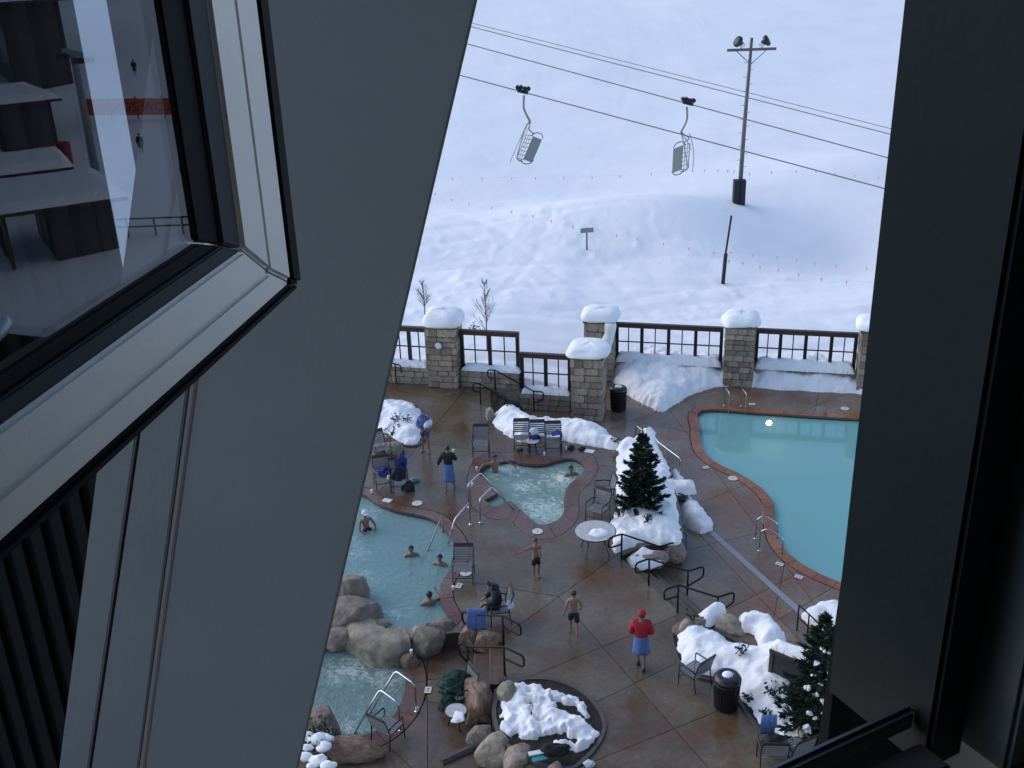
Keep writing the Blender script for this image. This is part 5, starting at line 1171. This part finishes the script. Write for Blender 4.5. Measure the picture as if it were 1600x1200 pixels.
tag(MB().box(P(605, 782, .01), (.3, .2, .03), R(-25)).build('magazine', 'white_plastic'), 'white paper on the warm pool coping by the clothes chairs', 'magazine')
def heap(name, label, at, size, m, cat, seed=0, n=4, fold=0):
    bm = bmesh.new(); bmesh.ops.create_icosphere(bm, subdivisions=4, radius=1)
    for v in bm.verts:
        d = v.co.normalized(); f = 1+.28*noise.noise(d*1.7+Vector((seed, 0, 3)))+.30*abs(noise.noise(d*Vector((2.2, 2.2, 4.5))+Vector((0, seed, 0))) if False else noise.noise(Vector((d.x*2.2, d.y*2.2, d.z*4.5+seed))))-.10
        if fold: f += .28*math.sin(d.z*7+3*noise.noise(d*2+Vector((seed, 1, 0)))+d.x*2)*.5+.18*noise.noise(d*5+Vector((seed, 0, 0)))
        v.co = d*f
        if v.co.z < -.45: v.co.z = -.45
    me = bpy.data.meshes.new(name); bm.to_mesh(me); bm.free(); me.polygons.foreach_set('use_smooth', [True]*len(me.polygons)); o = link(name, me, m)
    o.scale = (size[0]/2, size[1]/2, size[2]/1.45); o.location = Vector(at)+Vector((0, 0, .45*o.scale[2])); return tag(o, label, cat)
q = P(714, 1098, ZS)
for (dx, dy, dz, sx, sy, sz, sd, lb) in ((-.04, .02, .34, .78, .55, .40, 2, 'big dark green towel heap on the spa deck chair'), (-.14, -.16, .0, .55, .42, .50, 7, 'green towel sliding down in front of the towel heap'), (.0, .12, .62, .62, .34, .26, 11, 'green towel fold on the top of the towel heap'), (.08, -.08, .22, .5, .4, .3, 17, 'green towel corner beside the small slushy table')):
    heap('towel_heap', lb, q+Vector((dx, dy, dz)), (sx, sy, sz), 'cloth_green', 'towels', sd, fold=1)
heap('clothes_pile', 'dark royal blue clothes on the left clothes chair', P(601, 758)+Vector((.04, -.05, .43)), (.5, .42, .26), 'cloth_royal', 'clothes', 3)
heap('clothes_pile', 'dark blue jacket piled on the right clothes chair', P(624, 762)+Vector((0, -.05, .40)), (.52, .5, .52), 'cloth_navy', 'clothes', 5)
heap('clothes_pile', 'blue garment hanging over the back of the right clothes chair', P(626, 757)+Vector((.06, .12, .62)), (.42, .3, .42), 'cloth_royal', 'clothes', 8)
heap('clothes_bundle', 'white and blue bundle on the middle one of three chairs', P(836, 701)+Vector((0, -.03, .43)), (.38, .32, .18), 'cloth_royal', 'clothes', 4)
heap('clothes_bundle', 'white towel on top of the blue bundle on the chairs', P(836, 701)+Vector((-.02, .05, .55)), (.34, .26, .28), 'cloth_white', 'clothes', 6)
def drape(name, label, o_, u, pts, m, wv=.03):
    """thin cloth with real thickness following a profile; o_ origin, u width vector, pts profile offsets"""
    n = 9; pr = bez(pts, 5); vs = []; fs = []; K = len(pr)
    for t in (0, .018):
        for i in range(n+1):
            for j, p in enumerate(pr):
                s_ = i/n-.5; wob = wv*math.sin(i*2.1+j*.3)*(j/K); vs.append(Vector(o_)+Vector(u)*s_+p+Vector((wob, wob*.6, t)))
    T = (n+1)*K
    for i in range(n):
        for j in range(K-1):
            a_ = i*K+j; fs += [(a_, a_+1, a_+K+1, a_+K), (T+a_, T+a_+K, T+a_+K+1, T+a_+1)]
    for i in range(n): fs += [(i*K, (i+1)*K, T+(i+1)*K, T+i*K), (i*K+K-1, T+i*K+K-1, T+(i+1)*K+K-1, (i+1)*K+K-1)]
    for j in range(K-1): fs += [(j, T+j, T+j+1, j+1), (n*K+j, n*K+j+1, T+n*K+j+1, T+n*K+j)]
    return tag(MB().add(vs, fs).build(name, m, smooth=True), label, 'towel')
q = P(873, 703); drape('towel', 'royal blue towel hanging over the arm of the right chair', (q.x, q.y-.02, .66), (0, .36, 0), [Vector((-.25, 0, -.02)), Vector((-.05, 0, .03)), Vector((.06, 0, 0)), Vector((.07, 0, -.35)), Vector((.05, 0, -.6))], 'cloth_royal')
pass
q = P(752, 985, ZS+.9); drape('towel', 'light blue towel hung behind the spa stairs handrail', (P(752, 996).x-.1, P(752, 996).y+.35, .62), (.52, -.05, 0), [Vector((0, .15, -.2)), Vector((0, .08, .0)), Vector((0, -.05, .02)), Vector((0, -.12, -.3)), Vector((0, -.10, -.55))], 'cloth_blue')
q = P(1205, 1195); drape('towel', 'blue towel over the back of the bottom right chair', (q.x, q.y+.42, .97), (.34, 0, 0), [Vector((0, .10, -.55)), Vector((0, .08, -.1)), Vector((0, .02, .05)), Vector((0, -.08, -.05)), Vector((0, -.10, -.2))], 'cloth_blue')
heap('bag', 'black bag on the seat of the bottom right chair', P(1205, 1195)+Vector((0, .05, .42)), (.55, .5, .34), 'cloth_black', 'bag', 9)
heap('bag', 'dark cloth bag on the bottom boulder beside a magazine', P(868, 1188)+Vector((0, 0, .2)), (.7, .3, .28), 'cloth_black', 'bag', 12)
tag(MB().box(P(842, 1182, .22), (.34, .26, .03), R(15)).build('magazine', 'teal_plastic'), 'teal and white magazine on the rocks at the bottom', 'magazine')
tag(MB().box(P(838, 1176, .27), (.36, .12, .03), R(12)).build('folded_paper', 'white_plastic'), 'white folded paper lying on the teal magazine', 'paper')
heap('goggles_bag', 'teal bag beside the dark shoes near the clothes chairs', P(648, 752), (.34, .22, .14), 'teal_plastic', 'bag', 13)
heap('rucksack', 'dark bag standing beside the clothes chairs', P(640, 766), (.36, .3, .34), 'cloth_navy', 'bag', 14)
heap('paper_bag', 'small crumpled pale bag at bottom of the main deck', P(920, 1196), (.26, .2, .12), 'cloth_white', 'bag', 15)
mound('snow_patch', [P(1052, 862, ZP)+Vector(q) for q in ((-.22, -.2, 0), (.22, -.2, 0), (.22, .2, 0), (-.22, .2, 0))], ZP+.42, .14, 'snow on the seat of the chair at the pool stairs', edge=.08, cell=.04, lump=.03, rag=.02)
mound('snow_patch', [P(1062, 790, ZP)+Vector(q) for q in ((-.5, -.35, 0), (.5, -.3, 0), (.55, .35, 0), (-.45, .45, 0))], ZP+.62, .34, 'thick snow covering the buried chair right of the spruce', edge=.14, cell=.05, lump=.08, rag=.04)
# underwater lamps
q = PY(1206, 659, 0) if False else None
lp_ = P(1206, 664, ZP-.28)
far = min(pool, key=lambda p: abs(p.x-lp_.x-.1)+(0 if p.y > lp_.y-1 else 99))
pz = thing('pool_lamp', 'glowing underwater lamp on the far pool wall', 'lamp', (far.x, far.y-.02, ZP-.42)); MB().tube([(0, 0, 0), (0, -.03, 0)], .17, 20).build('bezel', 'steel', pz); MB().ball((0, -.04, 0), .12, 14, (1, .35, 1)).build('lens', 'pool_lamp', pz, smooth=True)
q = P(876, 748, -.3); pz = thing('hot_tub_lamp', 'warm underwater lamp glowing at the right end of the hot tub', 'lamp', q); MB().tube([(0, .02, 0), (0, 0, 0)], .13, 16).build('bezel', 'steel', pz); MB().ball((0, -.03, .02), .14, 14, (1, .5, 1)).build('lens', 'spa_lamp', pz, smooth=True)
# ------------------------------------------------------------------ people
def skin_mesh(name, V_, E_, rad, sub=1, root=0):
    """grow a continuous surface over a skeleton of joints"""
    me = bpy.data.meshes.new(name); me.from_pydata([tuple(v) for v in V_], E_, []); me.update()
    o = bpy.data.objects.new('tmp', me); COL.objects.link(o)
    o.modifiers.new('s', 'SKIN')
    for i, sv in enumerate(me.skin_vertices[0].data):
        r = rad[i]; sv.radius = r if isinstance(r, tuple) else (r, r); sv.use_root = (i == root)
    m2 = o.modifiers.new('d', 'SUBSURF'); m2.levels = sub; m2.render_levels = sub
    dg = bpy.context.evaluated_depsgraph_get(); dg.update(); nm = bpy.data.meshes.new_from_object(o.evaluated_get(dg)); nm.name = name
    bpy.data.objects.remove(o); bpy.data.meshes.remove(me)
    nm.polygons.foreach_set('use_smooth', [True]*len(nm.polygons)); return nm
def person(loc, face, H, label, pose, hair='hair_dark', wear=(), group=None, sc_w=1.0):
    """loc: point under the pelvis on the supporting level; face: degrees from +Y clockwise"""
    k = H/1.75; o = thing('person', label, 'person', loc, -R(face), group)
    D = dict(pel=(0, 0, .93), sp=(0, 0, 1.12), ch=(0, .0, 1.32), nk=(0, 0, 1.47), hd=(0, .015, 1.60),
             sL=(-.18, 0, 1.40), eL=(-.23, -.02, 1.12), wL=(-.24, .06, .88), sR=(.18, 0, 1.40), eR=(.23, -.02, 1.12), wR=(.24, .06, .88),
             hL=(-.09, 0, .90), kL=(-.10, .02, .49), aL=(-.10, 0, .08), hR=(.09, 0, .90), kR=(.10, .02, .49), aR=(.10, 0, .08))
    D.update(pose.get('j', {}))
    D = {a: Vector(b)*k for a, b in D.items()}
    names = []; Vt = []; rad = []
    def add(n, p, r): names.append(n); Vt.append(p); rad.append((r[0]*k, r[1]*k) if isinstance(r, tuple) else r*k); return len(Vt)-1
    Ed = []
    ip = add('pel', D['pel'], (.135, .105)); isp = add('sp', D['sp'], (.12, .09)); ic = add('ch', D['ch'], (.145, .10)); ink = add('nk', D['nk'], .052); 
    up = (D['hd']-D['nk']).normalized(); fwd = Vector(pose.get('look', (0, 1, 0))).normalized()
    ih0 = add('h0', D['hd']-up*.03*k, (.070, .082)); ih = add('hd', D['hd']+up*.04*k, (.078, .095)); iht = add('ht', D['hd']+up*.115*k, (.055, .065))
    ino = add('nose', D['hd']+fwd*.115*k+up*.0, .012)
    Ed += [(ip, isp), (isp, ic), (ic, ink), (ink, ih0), (ih0, ih), (ih, iht), (ih0, ino)]
    side = fwd.cross(up).normalized()
    for s in (-1, 1): ie = add('ear', D['hd']+side*s*.09*k+up*.01*k, .014); Ed.append((ih, ie))
    for s in 'LR':
        a = add('s'+s, D['s'+s], .062); b = add('e'+s, D['e'+s], .043); w_ = add('w'+s, D['w'+s], .030); Ed += [(ic, a), (a, b), (b, w_)]
        d = (D['w'+s]-D['e'+s]).normalized(); n_ = d.orthogonal().normalized(); x = d.cross(n_)
        pm = add('p'+s, D['w'+s]+d*.06*k, (.034, .022)); Ed.append((w_, pm))
        for q in range(4):
            f1 = add('f', D['w'+s]+d*(.11+.004*(q in (1, 2)))*k+x*(q-1.5)*.019*k+n_*.008*k, .009); f2 = add('f', D['w'+s]+d*(.155+.012*(q in (1, 2)))*k+x*(q-1.5)*.021*k+n_*.03*k, .008); Ed += [(pm, f1), (f1, f2)]
        t1 = add('t', D['w'+s]+d*.05*k+x*.05*k, .011); t2 = add('t', D['w'+s]+d*.095*k+x*.06*k+n_*.02*k, .009); Ed += [(w_, t1), (t1, t2)]
        h = add('h'+s, D['h'+s], .088); kn = add('k'+s, D['k'+s], .058); cf = add('c'+s, D['k'+s].lerp(D['a'+s], .35), .054); an = add('a'+s, D['a'+s], .036); Ed += [(ip, h), (h, kn), (kn, cf), (cf, an)]
        fd = Vector(pose.get('foot', (0, 1, 0))); he = add('heel', D['a'+s]-Vector((0, 0, .045*k))-fd*.04*k, .034); to = add('toe', D['a'+s]-Vector((0, 0, .05*k))+fd*.15*k, (.042, .026)); Ed += [(an, he), (an, to)]
    link('body', skin_mesh('body', Vt, Ed, rad), 'skin', o)
    def hairm(m, r=.098, dz=.045, long_=0):
        c = D['hd']+up*dz*k-fwd*.018*k; mb = MB(); n = 14
        for i in range(8):
            th = R(118)*i/7
            for q in range(n):
                a = 6.2832*q/n; dirv = up*math.cos(th)+(fwd*math.cos(a)+side*math.sin(a))*math.sin(th)
                if th > R(62) and dirv.dot(fwd) > .35: dirv = dirv*0.86
                mb.v.append(tuple(c+dirv*r*k*(1+.05*noise.noise(dirv*5))+(-up*long_*k if i > 5 and dirv.dot(fwd) < .1 else Vector((0, 0, 0)))))
        for i in range(7):
            for q in range(n): q2 = (q+1) % n; mb.f.append((i*n+q, (i+1)*n+q, (i+1)*n+q2, i*n+q2))
        return mb.build('hair', m, o, smooth=True)
    if hair: hairm(hair, long_=pose.get('long', 0))
    # eyes
    for s in (-1, 1): MB().ball(D['hd']+fwd*.088*k+side*s*.032*k+up*.035*k, .011*k, 6).build('eye', 'ink', o)
    for wv in wear:
        kind, m = wv[0], wv[1]
        if kind == 'shorts':
            ln = wv[2] if len(wv) > 2 else .62; Vs = [D['pel']+Vector((0, 0, .09*k)), D['pel']]; Es = [(0, 1)]; rs = [(.14*k, .115*k), (.165*k, .13*k)]
            for s in 'LR': i0 = len(Vs); Vs += [D['h'+s], D['h'+s].lerp(D['k'+s], ln*.6), D['h'+s].lerp(D['k'+s], ln)]; rs += [.112*k, .105*k, .10*k]; Es += [(1, i0), (i0, i0+1), (i0+1, i0+2)]
            link('shorts', skin_mesh('shorts', Vs, Es, rs, root=1), m, o)
        if kind == 'shirt':
            g = wv[2] if len(wv) > 2 else 1.0; Vs = [D['pel']+Vector((0, 0, -.02*k)), D['sp'], D['ch'], D['ch'].lerp(D['nk'], .8)]; Es = [(0, 1), (1, 2), (2, 3)]; rs = [(.165*k*g, .13*k*g), (.16*k*g, .125*k*g), (.175*k*g, .13*k*g), .075*k]
            for s in 'LR': i0 = len(Vs); Vs += [D['s'+s], D['e'+s], D['e'+s].lerp(D['w'+s], .92)]; rs += [.085*k*g, .070*k*g, .052*k*g]; Es += [(2, i0), (i0, i0+1), (i0+1, i0+2)]
            link(wv[3] if len(wv) > 3 else 'shirt', skin_mesh('shirt', Vs, Es, rs, root=2), m, o)
        if kind == 'hood': MB().ball(D['nk']-fwd*.06*k+Vector((0, 0, .02*k)), .12*k, 10, (1.1, 1, .7)).build('hood', m, o, smooth=True)
        if kind == 'wrap':
            zt_ = D['pel'].z+.10*k; zb = wv[2]*k; mb = MB(); n = 24; rows = 7
            for i in range(rows+1):
                z = zt_+(zb-zt_)*i/rows
                for q in range(n): a = 6.2832*q/n; fo = 1+.05*math.sin(a*7+i*.3)*i/rows; rr = (.17+.055*i/rows)*k*fo; mb.v.append((D['pel'].x+rr*math.cos(a), D['pel'].y+rr*.82*math.sin(a), z+.02*k*math.sin(a*3)*i/rows))
            for i in range(rows):
                for q in range(n): q2 = (q+1) % n; mb.f.append((i*n+q, (i+1)*n+q, (i+1)*n+q2, i*n+q2))
            mb.f.append(tuple(range(n))); mb.f.append(tuple(rows*n+q for q in reversed(range(n)))); mb.build('towel_wrap', m, o, smooth=True)
        if kind == 'cap':
            c = D['hd']+up*.05*k; mb = MB(); n = 16
            for i in range(6):
                th = R(92)*i/5
                for q in range(n): a = 6.2832*q/n; dirv = up*math.cos(th)+(fwd*math.cos(a)+side*math.sin(a))*math.sin(th); mb.v.append(tuple(c+dirv*.112*k))
            for i in range(5):
                for q in range(n): q2 = (q+1) % n; mb.f.append((i*n+q, (i+1)*n+q, (i+1)*n+q2, i*n+q2))
            cp = mb.build('cap', m, o, smooth=True)
            vis = c+fwd*.13*k; b_ = MB()
            q0 = [c+side*.09*k+fwd*.05*k, c+fwd*.19*k+side*.06*k, c+fwd*.19*k-side*.06*k, c-side*.09*k+fwd*.05*k]; b_.add([q-up*.005 for q in q0]+[q+up*.015*k for q in q0], [(0, 3, 2, 1), (4, 5, 6, 7), (0, 1, 5, 4), (1, 2, 6, 5), (2, 3, 7, 6), (3, 0, 4, 7)]); b_.build('visor', m, cp)
        if kind == 'shawl':
            Vs = [D['sL']+Vector((.05, -.05, .05))*k, D['sL']+Vector((-.06, .02, -.12))*k, D['sp']+Vector((-.13, .08, .05))*k, D['pel']+Vector((-.12, .12, .06))*k, D['ch']+Vector((0, -.12, .02))*k, D['sp']+Vector((.05, -.13, -.05))*k]
            link('towel', skin_mesh('towel', Vs, [(0, 1), (1, 2), (2, 3), (0, 4), (4, 5)], [.12*k, .15*k, .16*k, .12*k, .15*k, .15*k]), m, o)
        if kind == 'shoes':
            for s in 'LR':
                b_ = MB().ball(D['a'+s]+Vector((0, .05, -.03))*k, .12*k, 10, (.45, 1.25, .62)); b_.v = [(v[0], v[1], max(v[2], .004)) for v in b_.v]; b_.build('shoe', m, o, smooth=True)
        if kind == 'cup':
            p_ = D['w'+wv[2]]+(D['w'+wv[2]]-D['e'+wv[2]]).normalized()*.11*k; cu = thing('paper_cup', wv[3], 'cup', o.matrix_basis @ p_-Vector((0, 0, .05))); MB().lathe([(.034, 0), (.045, .13), (.03, .135)], 12).build('cup_body', 'white_plastic', cu)
    return o
G1 = 'people walking or standing on the deck'; G2 = 'bathers in the water'
person(P(666, 706), 200, 1.70, 'person in blue shirt holding a white towel, standing by the left snow bank', dict(j=dict(nk=(-.03, .06, 1.45), hd=(-.05, .13, 1.56), ch=(-.01, .03, 1.32), eL=(-.24, .08, 1.14), wL=(-.10, .22, 1.04), eR=(.24, .10, 1.13), wR=(.08, .24, 1.08), aL=(-.15, .02, .08), aR=(.15, -.03, .08), kL=(-.12, .03, .49), kR=(.12, .0, .49))), 'hair_dark', [('shirt', 'cloth_shirt', 1.12), ('shorts', 'cloth_purple', .66), ('shawl', 'cloth_white'), ('cap', 'cloth_shirt')], G1)
person(P(703, 764), 12, 1.66, 'person in black sweater with blue towel round the waist, holding a cup', dict(j=dict(eL=(-.30, -.06, 1.15), wL=(-.40, .02, .93), eR=(.27, .02, 1.18), wR=(.17, .22, 1.30), kR=(.10, .10, .50), aR=(.11, .14, .09), kL=(-.10, -.04, .49), aL=(-.11, -.16, .10))), 'hair_dark', [('shirt', 'cloth_black', 1.12, 'sweater'), ('wrap', 'cloth_blue', .34), ('cup', None, 'R', 'white cup in the hand of the person in black sweater')], G1)
person(P(838, 903), 152, 1.36, 'boy in dark shorts stretching one arm out sideways', dict(j=dict(eR=(.44, .0, 1.38), wR=(.72, .03, 1.36), eL=(-.22, -.05, 1.14), wL=(-.15, .12, 1.02), kL=(-.10, .04, .49), aL=(-.12, -.04, .08))), 'hair_red', [('shorts', 'cloth_black', .8)], G1)
person(P(897, 992), -2, 1.42, 'boy in dark shorts walking away across the wet deck', dict(j=dict(eL=(-.27, -.08, 1.14), wL=(-.31, .0, .90), eR=(.26, -.02, 1.14), wR=(.24, .14, .94), kL=(-.10, .14, .50), aL=(-.10, .12, .12), kR=(.09, -.06, .50), aR=(.08, -.28, .16))), 'hair_dark', [('shorts', 'cloth_navy', .98)], G1)
person(P(1001, 1044), 8, 1.76, 'person in red sweatshirt and red cap walking away, light blue shorts', dict(j=dict(eL=(-.27, -.02, 1.13), wL=(-.17, .16, 1.03), eR=(.27, -.02, 1.13), wR=(.17, .16, 1.03), kL=(-.09, .12, .50), aL=(-.07, .14, .10), kR=(.08, -.03, .50), aR=(.07, -.14, .10))), 'hair_brown', [('shirt', 'cloth_red', 1.30, 'sweatshirt'), ('wrap', 'cloth_blue', .52), ('cap', 'cloth_red'), ('shoes', 'shoe')], G1)
SIT = dict(pel=(0, 0, .52), sp=(0, .02, .72), ch=(0, .06, .92), nk=(0, .12, 1.06), hd=(0, .20, 1.17), sL=(-.18, .06, 1.0), sR=(.18, .06, 1.0), eL=(-.24, .14, .76), wL=(-.12, .34, .68), eR=(.24, .14, .76), wR=(.12, .34, .68), hL=(-.09, .03, .50), hR=(.09, .03, .50), kL=(-.11, .43, .50), kR=(.11, .43, .50), aL=(-.11, .46, .09), aR=(.11, .46, .09))
q = P(780, 968); person(q + Vector((-.02, 0, 0)), -100, 1.75, 'seated person in dark navy hoodie with back to camera', dict(j=SIT), 'hair_red', [('shirt', 'cloth_navy', 1.28, 'hoodie'), ('hood', 'cloth_navy'), ('shorts', 'cloth_black', .8)], None)
heap('paper_bag', 'white paper bag held beside the seated person in hoodie', P(780, 968)+Vector((.30, -.18, .52)), (.26, .2, .2), 'cloth_white', 'bag', 21)
def bather(px, py, face, label, hair, H=1.7, depth=1.42, wear=(), j=None):
    """standing in the pool, head showing; (px,py) is where the head meets the water"""
    p = P(px, py, WZ); p.z = WZ-depth*H/1.75
    jj = dict(eL=(-.33, .12, 1.20), wL=(-.20, .36, 1.22), eR=(.33, .12, 1.20), wR=(.20, .36, 1.22), pel=(0, 0, 1.02), hL=(-.09, 0, .98), hR=(.09, 0, .98), kL=(-.10, .36, .93), kR=(.10, .36, .93), aL=(-.10, .30, .62), aR=(.10, .30, .62)); jj.update(j or {})
    person(p, face, H, label, dict(j=jj), hair, wear, G2)
bather(572, 826, 150, 'bather in a white hat with shoulders out of the warm pool', 'hair_dark', 1.65, 1.02, [('cap', 'cloth_white'), ('shorts', 'cloth_navy')], dict(eL=(-.3, .15, 1.12), wL=(-.15, .35, 1.0), eR=(.3, .15, 1.12), wR=(.15, .35, 1.0)))
bather(643, 868, 170, 'dark haired bather left of the sloping rail, head above warm pool', 'hair_dark', 1.6, 1.34); bather(688, 882, 200, 'dark haired bather nearest the right coping of the warm pool', 'hair_dark', 1.6, 1.34)
bather(672, 944, -20, 'bather at the lower right of the warm pool seen from behind', 'hair_dark', 1.7, 1.30, j=dict(eR=(.34, .1, 1.34), wR=(.30, .36, 1.44)))
bather(892, 742, 165, 'brown haired bather at the right end of the hot tub', 'hair_brown', 1.7, 1.34)
# bather sitting on the edge of the hot tub with arms spread
SP2 = dict(SIT); SP2.update(pel=(0, 0, .30), sp=(0, -.04, .50), ch=(0, -.06, .72), nk=(0, -.05, .88), hd=(0, -.02, 1.01), sL=(-.18, -.06, .80), sR=(.18, -.06, .80), eL=(-.44, -.08, .78), wL=(-.66, .06, .62), eR=(.44, -.08, .80), wR=(.64, -.02, .58), hL=(-.09, .03, .28), hR=(.09, .03, .28), kL=(-.14, .44, .36), kR=(.14, .44, .36), aL=(-.13, .50, -.05), aR=(.13, .50, -.05))
q = P(774, 738, WZ); q.z = WZ-.42; person(q, 160, 1.70, 'bather leaning on the hot tub rim with both arms spread', dict(j=SP2), 'hair_dark', [('shorts', 'cloth_navy')], G2)

# ------------------------------------------------------------------ what the open pane reflects: huts, banner and skiers to the right of the view
def PR(px, py, z):
    d = Vector(ray(px, py)); t = (C0-Vector(CAM)).dot(NX)/d.dot(NX); h = Vector(CAM)+d*t; d2 = d-NX*2*d.dot(NX)
    kk = (z-h.z)/d2.z; return h+d2*kk
def PRT(px, py):
    d = Vector(ray(px, py)); t = (C0-Vector(CAM)).dot(NX)/d.dot(NX); h = Vector(CAM)+d*t; d2 = d-NX*2*d.dot(NX); s_ = 25
    while s_ < 250:
        p = h+d2*s_
        if p.z <= terrain(p.x, p.y): break
        s_ += .3
    return Vector((p.x, p.y, terrain(p.x, p.y)))
def hut(name, label, foot, W, Dp, H, rz, roof_h=.5, ov=.8, open_=True):
    o = thing(name, label, 'hut', foot, R(rz)); MB().box((0, Dp*.2, H/2), (W, Dp*.6, H)).build('wall', 'siding', o)
    rf = MB().box((0, 0, H+.12), (W+2*ov, Dp+2*ov, .22)).build('roof', 'board_wood', o); 
    vs = []; sn_ = MB(); n = 14
    for i in range(n+1):
        for j in range(n+1):
            u, v = i/n*2-1, j/n*2-1; e_ = min(1, (1-max(abs(u), abs(v)))*6); vs.append((u*(W/2+ov+.06), v*(Dp/2+ov+.06), H+.24+roof_h*math.sqrt(max(0, e_))*(1+.15*noise.noise(Vector((u*2, v*2, rz))))))
    sn_.add(vs, [(i*(n+1)+j, (i+1)*(n+1)+j, (i+1)*(n+1)+j+1, i*(n+1)+j+1) for i in range(n) for j in range(n)]); sn_.build('roof_snow', 'snow', rf, smooth=True)
    for sx in (-1, 0, 1): MB().box((sx*(W/2-.1), -Dp/2, H/2), (.22, .22, H)).build('post', 'board_wood', o)
    for sx in (-1, 1):
        for z in (.5, 1.0): MB().box((sx*W/4, -Dp/2, z), (W/2-.4, .06, .08)).build('porch_rail', 'board_wood', o)
        for k in range(6): MB().box((sx*W/4-W/5+k*W/13, -Dp/2, .5), (.05, .05, 1)).build('baluster', 'board_wood', o)
    w1 = MB().box((-W*.25, -Dp*.105, H*.5), (W*.22, .08, H*.4)).build('window', 'board_face', o); MB().box((W*.2, -Dp*.105, H*.42), (1.1, .08, H*.8)).build('door', 'red_paint', o)
    return o
f = PRT(40, 420); hut('porch_hut', 'snow roofed porch hut mirrored in the open window pane', f + Vector((1, 4, 0)), 7, 6, 3.2, 40)
f = PRT(10, 240); hut('lift_hut', 'larger dark lift hut with snowy roof mirrored in the window pane', f + Vector((3, 3, 0)), 10, 7, 4.0, 35)
f = PRT(30, 150); lo_ = hut('ski_lodge', 'big dark lodge behind the huts mirrored in the window pane', f + Vector((8, 8, 0)), 20, 9, 9.0, 38, roof_h=.7, ov=1.4)
f = PRT(20, 330); hut('ticket_hut', 'small hut between the porch hut and lift hut mirrored in the pane', f + Vector((0, 2, 0)), 5, 4, 2.6, 42)
A = PRT(135, 192); B = PRT(300, 186); o = thing('slow_banner', 'orange slow zone banner mirrored in the window pane', 'banner', A); d = B-A; d.z = 0; L = d.length; o.rotation_euler = (0, 0, math.atan2(d.y, d.x)); o.scale = (-1, 1, 1); o.location = B; o.rotation_euler = (0, 0, math.atan2(-d.y, -d.x)); o.scale = (1, 1, 1)
MB().box((L/2, 0, 1.1), (L, .05, 1.5)).build('cloth', 'banner', o)
for k in range(5): MB().tube([(L*k/4, .05, -.3), (L*k/4, .05, 2.1)], .05, 6).build('stake', 'bar_black', o)
for sgn, yo, rot in ((1, -.035, 0),):
    fc_ = bpy.data.curves.new('lettering', 'FONT'); fc_.body = 'SLOW ZONE'; fc_.size = 1.15; fc_.extrude = .005; fc_.align_x = 'LEFT'; t0 = bpy.data.objects.new('tmp', fc_); COL.objects.link(t0); dg = bpy.context.evaluated_depsgraph_get(); dg.update(); lm = bpy.data.meshes.new_from_object(t0.evaluated_get(dg)); bpy.data.objects.remove(t0); lm.materials.clear(); t_ = bpy.data.objects.new('lettering', lm); COL.objects.link(t_); t_.parent = o; t_.location = (1.4, yo, .72); t_.rotation_euler = (R(90), 0, 0); t_.data.materials.append(MATS['ink'])
for (x, y, lb, fa) in ((222, 242, 'skier in dark clothes mirrored beside the bright strip of the pane', 30), (290, 285, 'person in dark clothes mirrored near the pane edge', 200)):
    person(PRT(x, y), fa, 1.75, lb, dict(j={}), 'hair_dark', [('shirt', 'cloth_black', 1.15, 'jacket'), ('shorts', 'cloth_black', 1.0)], 'people mirrored in the window pane')
for (x, y, lb, fa) in ((95, 285, 'person in dark jacket mirrored left of the bright strip in the pane', 90), (60, 275, 'second mirrored person in dark jacket near the small hut', 200), (212, 120, 'tiny far skier mirrored above the orange banner', 20)):
    person(PRT(x, y), fa, 1.75, lb, dict(j={}), 'hair_dark', [('shirt', 'cloth_red' if x == 60 else 'cloth_black', 1.15, 'jacket'), ('shorts', 'cloth_black', 1.0)], 'people mirrored in the window pane')
tw = PRT(150, 270); q = thing('lift_tower', 'dark lift tower with crossbar mirrored in the window pane', 'tower', tw, R(35)); MB().tube([(0, 0, -.5), (0, 0, 9)], [.35, .25], 10).build('mast', 'galv', q); MB().box((0, 0, 9), (5, .3, .3)).build('crossbar', 'galv', q)
for sx in (-2.3, 2.3): MB().box((sx, 0, 8.6), (.4, 1.6, .4)).build('sheave', 'bin', q)
for (x, y, lb) in ((85, 262, 'red crash pad mirrored at the foot of the lift tower, left one'), (105, 258, 'red crash pad mirrored at the foot of the lift tower, right one')):
    cq = PRT(x, y); t_ = thing('crash_pad', lb, 'pad', cq); MB().lathe([(.5, -.2), (.55, .1), (.55, 1.7), (.45, 1.8)], 16).build('cover', 'red_paint', t_); MB().tube([(.55*math.cos(a_*.3927), .55*math.sin(a_*.3927), .9) for a_ in range(16)], .03, 5, closed=True).build('strap', 'ink', t_)
c_ = PRT(100, 345); q = thing('snow_fence', 'dark rail fence mirrored before the porch hut in the pane', 'fence', c_, R(25))
for z in (.6, 1.1): MB().box((0, 0, z), (6, .06, .1)).build('rail', 'board_wood', q)
for k in range(5): MB().box((-2.9+k*1.45, 0, .5), (.1, .1, 1.3)).build('post', 'board_wood', q)
c_ = PRT(245, 370); q = thing('snow_fence', 'dark rail fence mirrored low in the window pane', 'fence', c_, R(-20))
for z in (.6, 1.1): MB().box((0, 0, z), (7, .06, .1)).build('rail', 'board_wood', q)
for k in range(5): MB().box((-3.4+k*1.7, 0, .5), (.1, .1, 1.3)).build('post', 'board_wood', q)
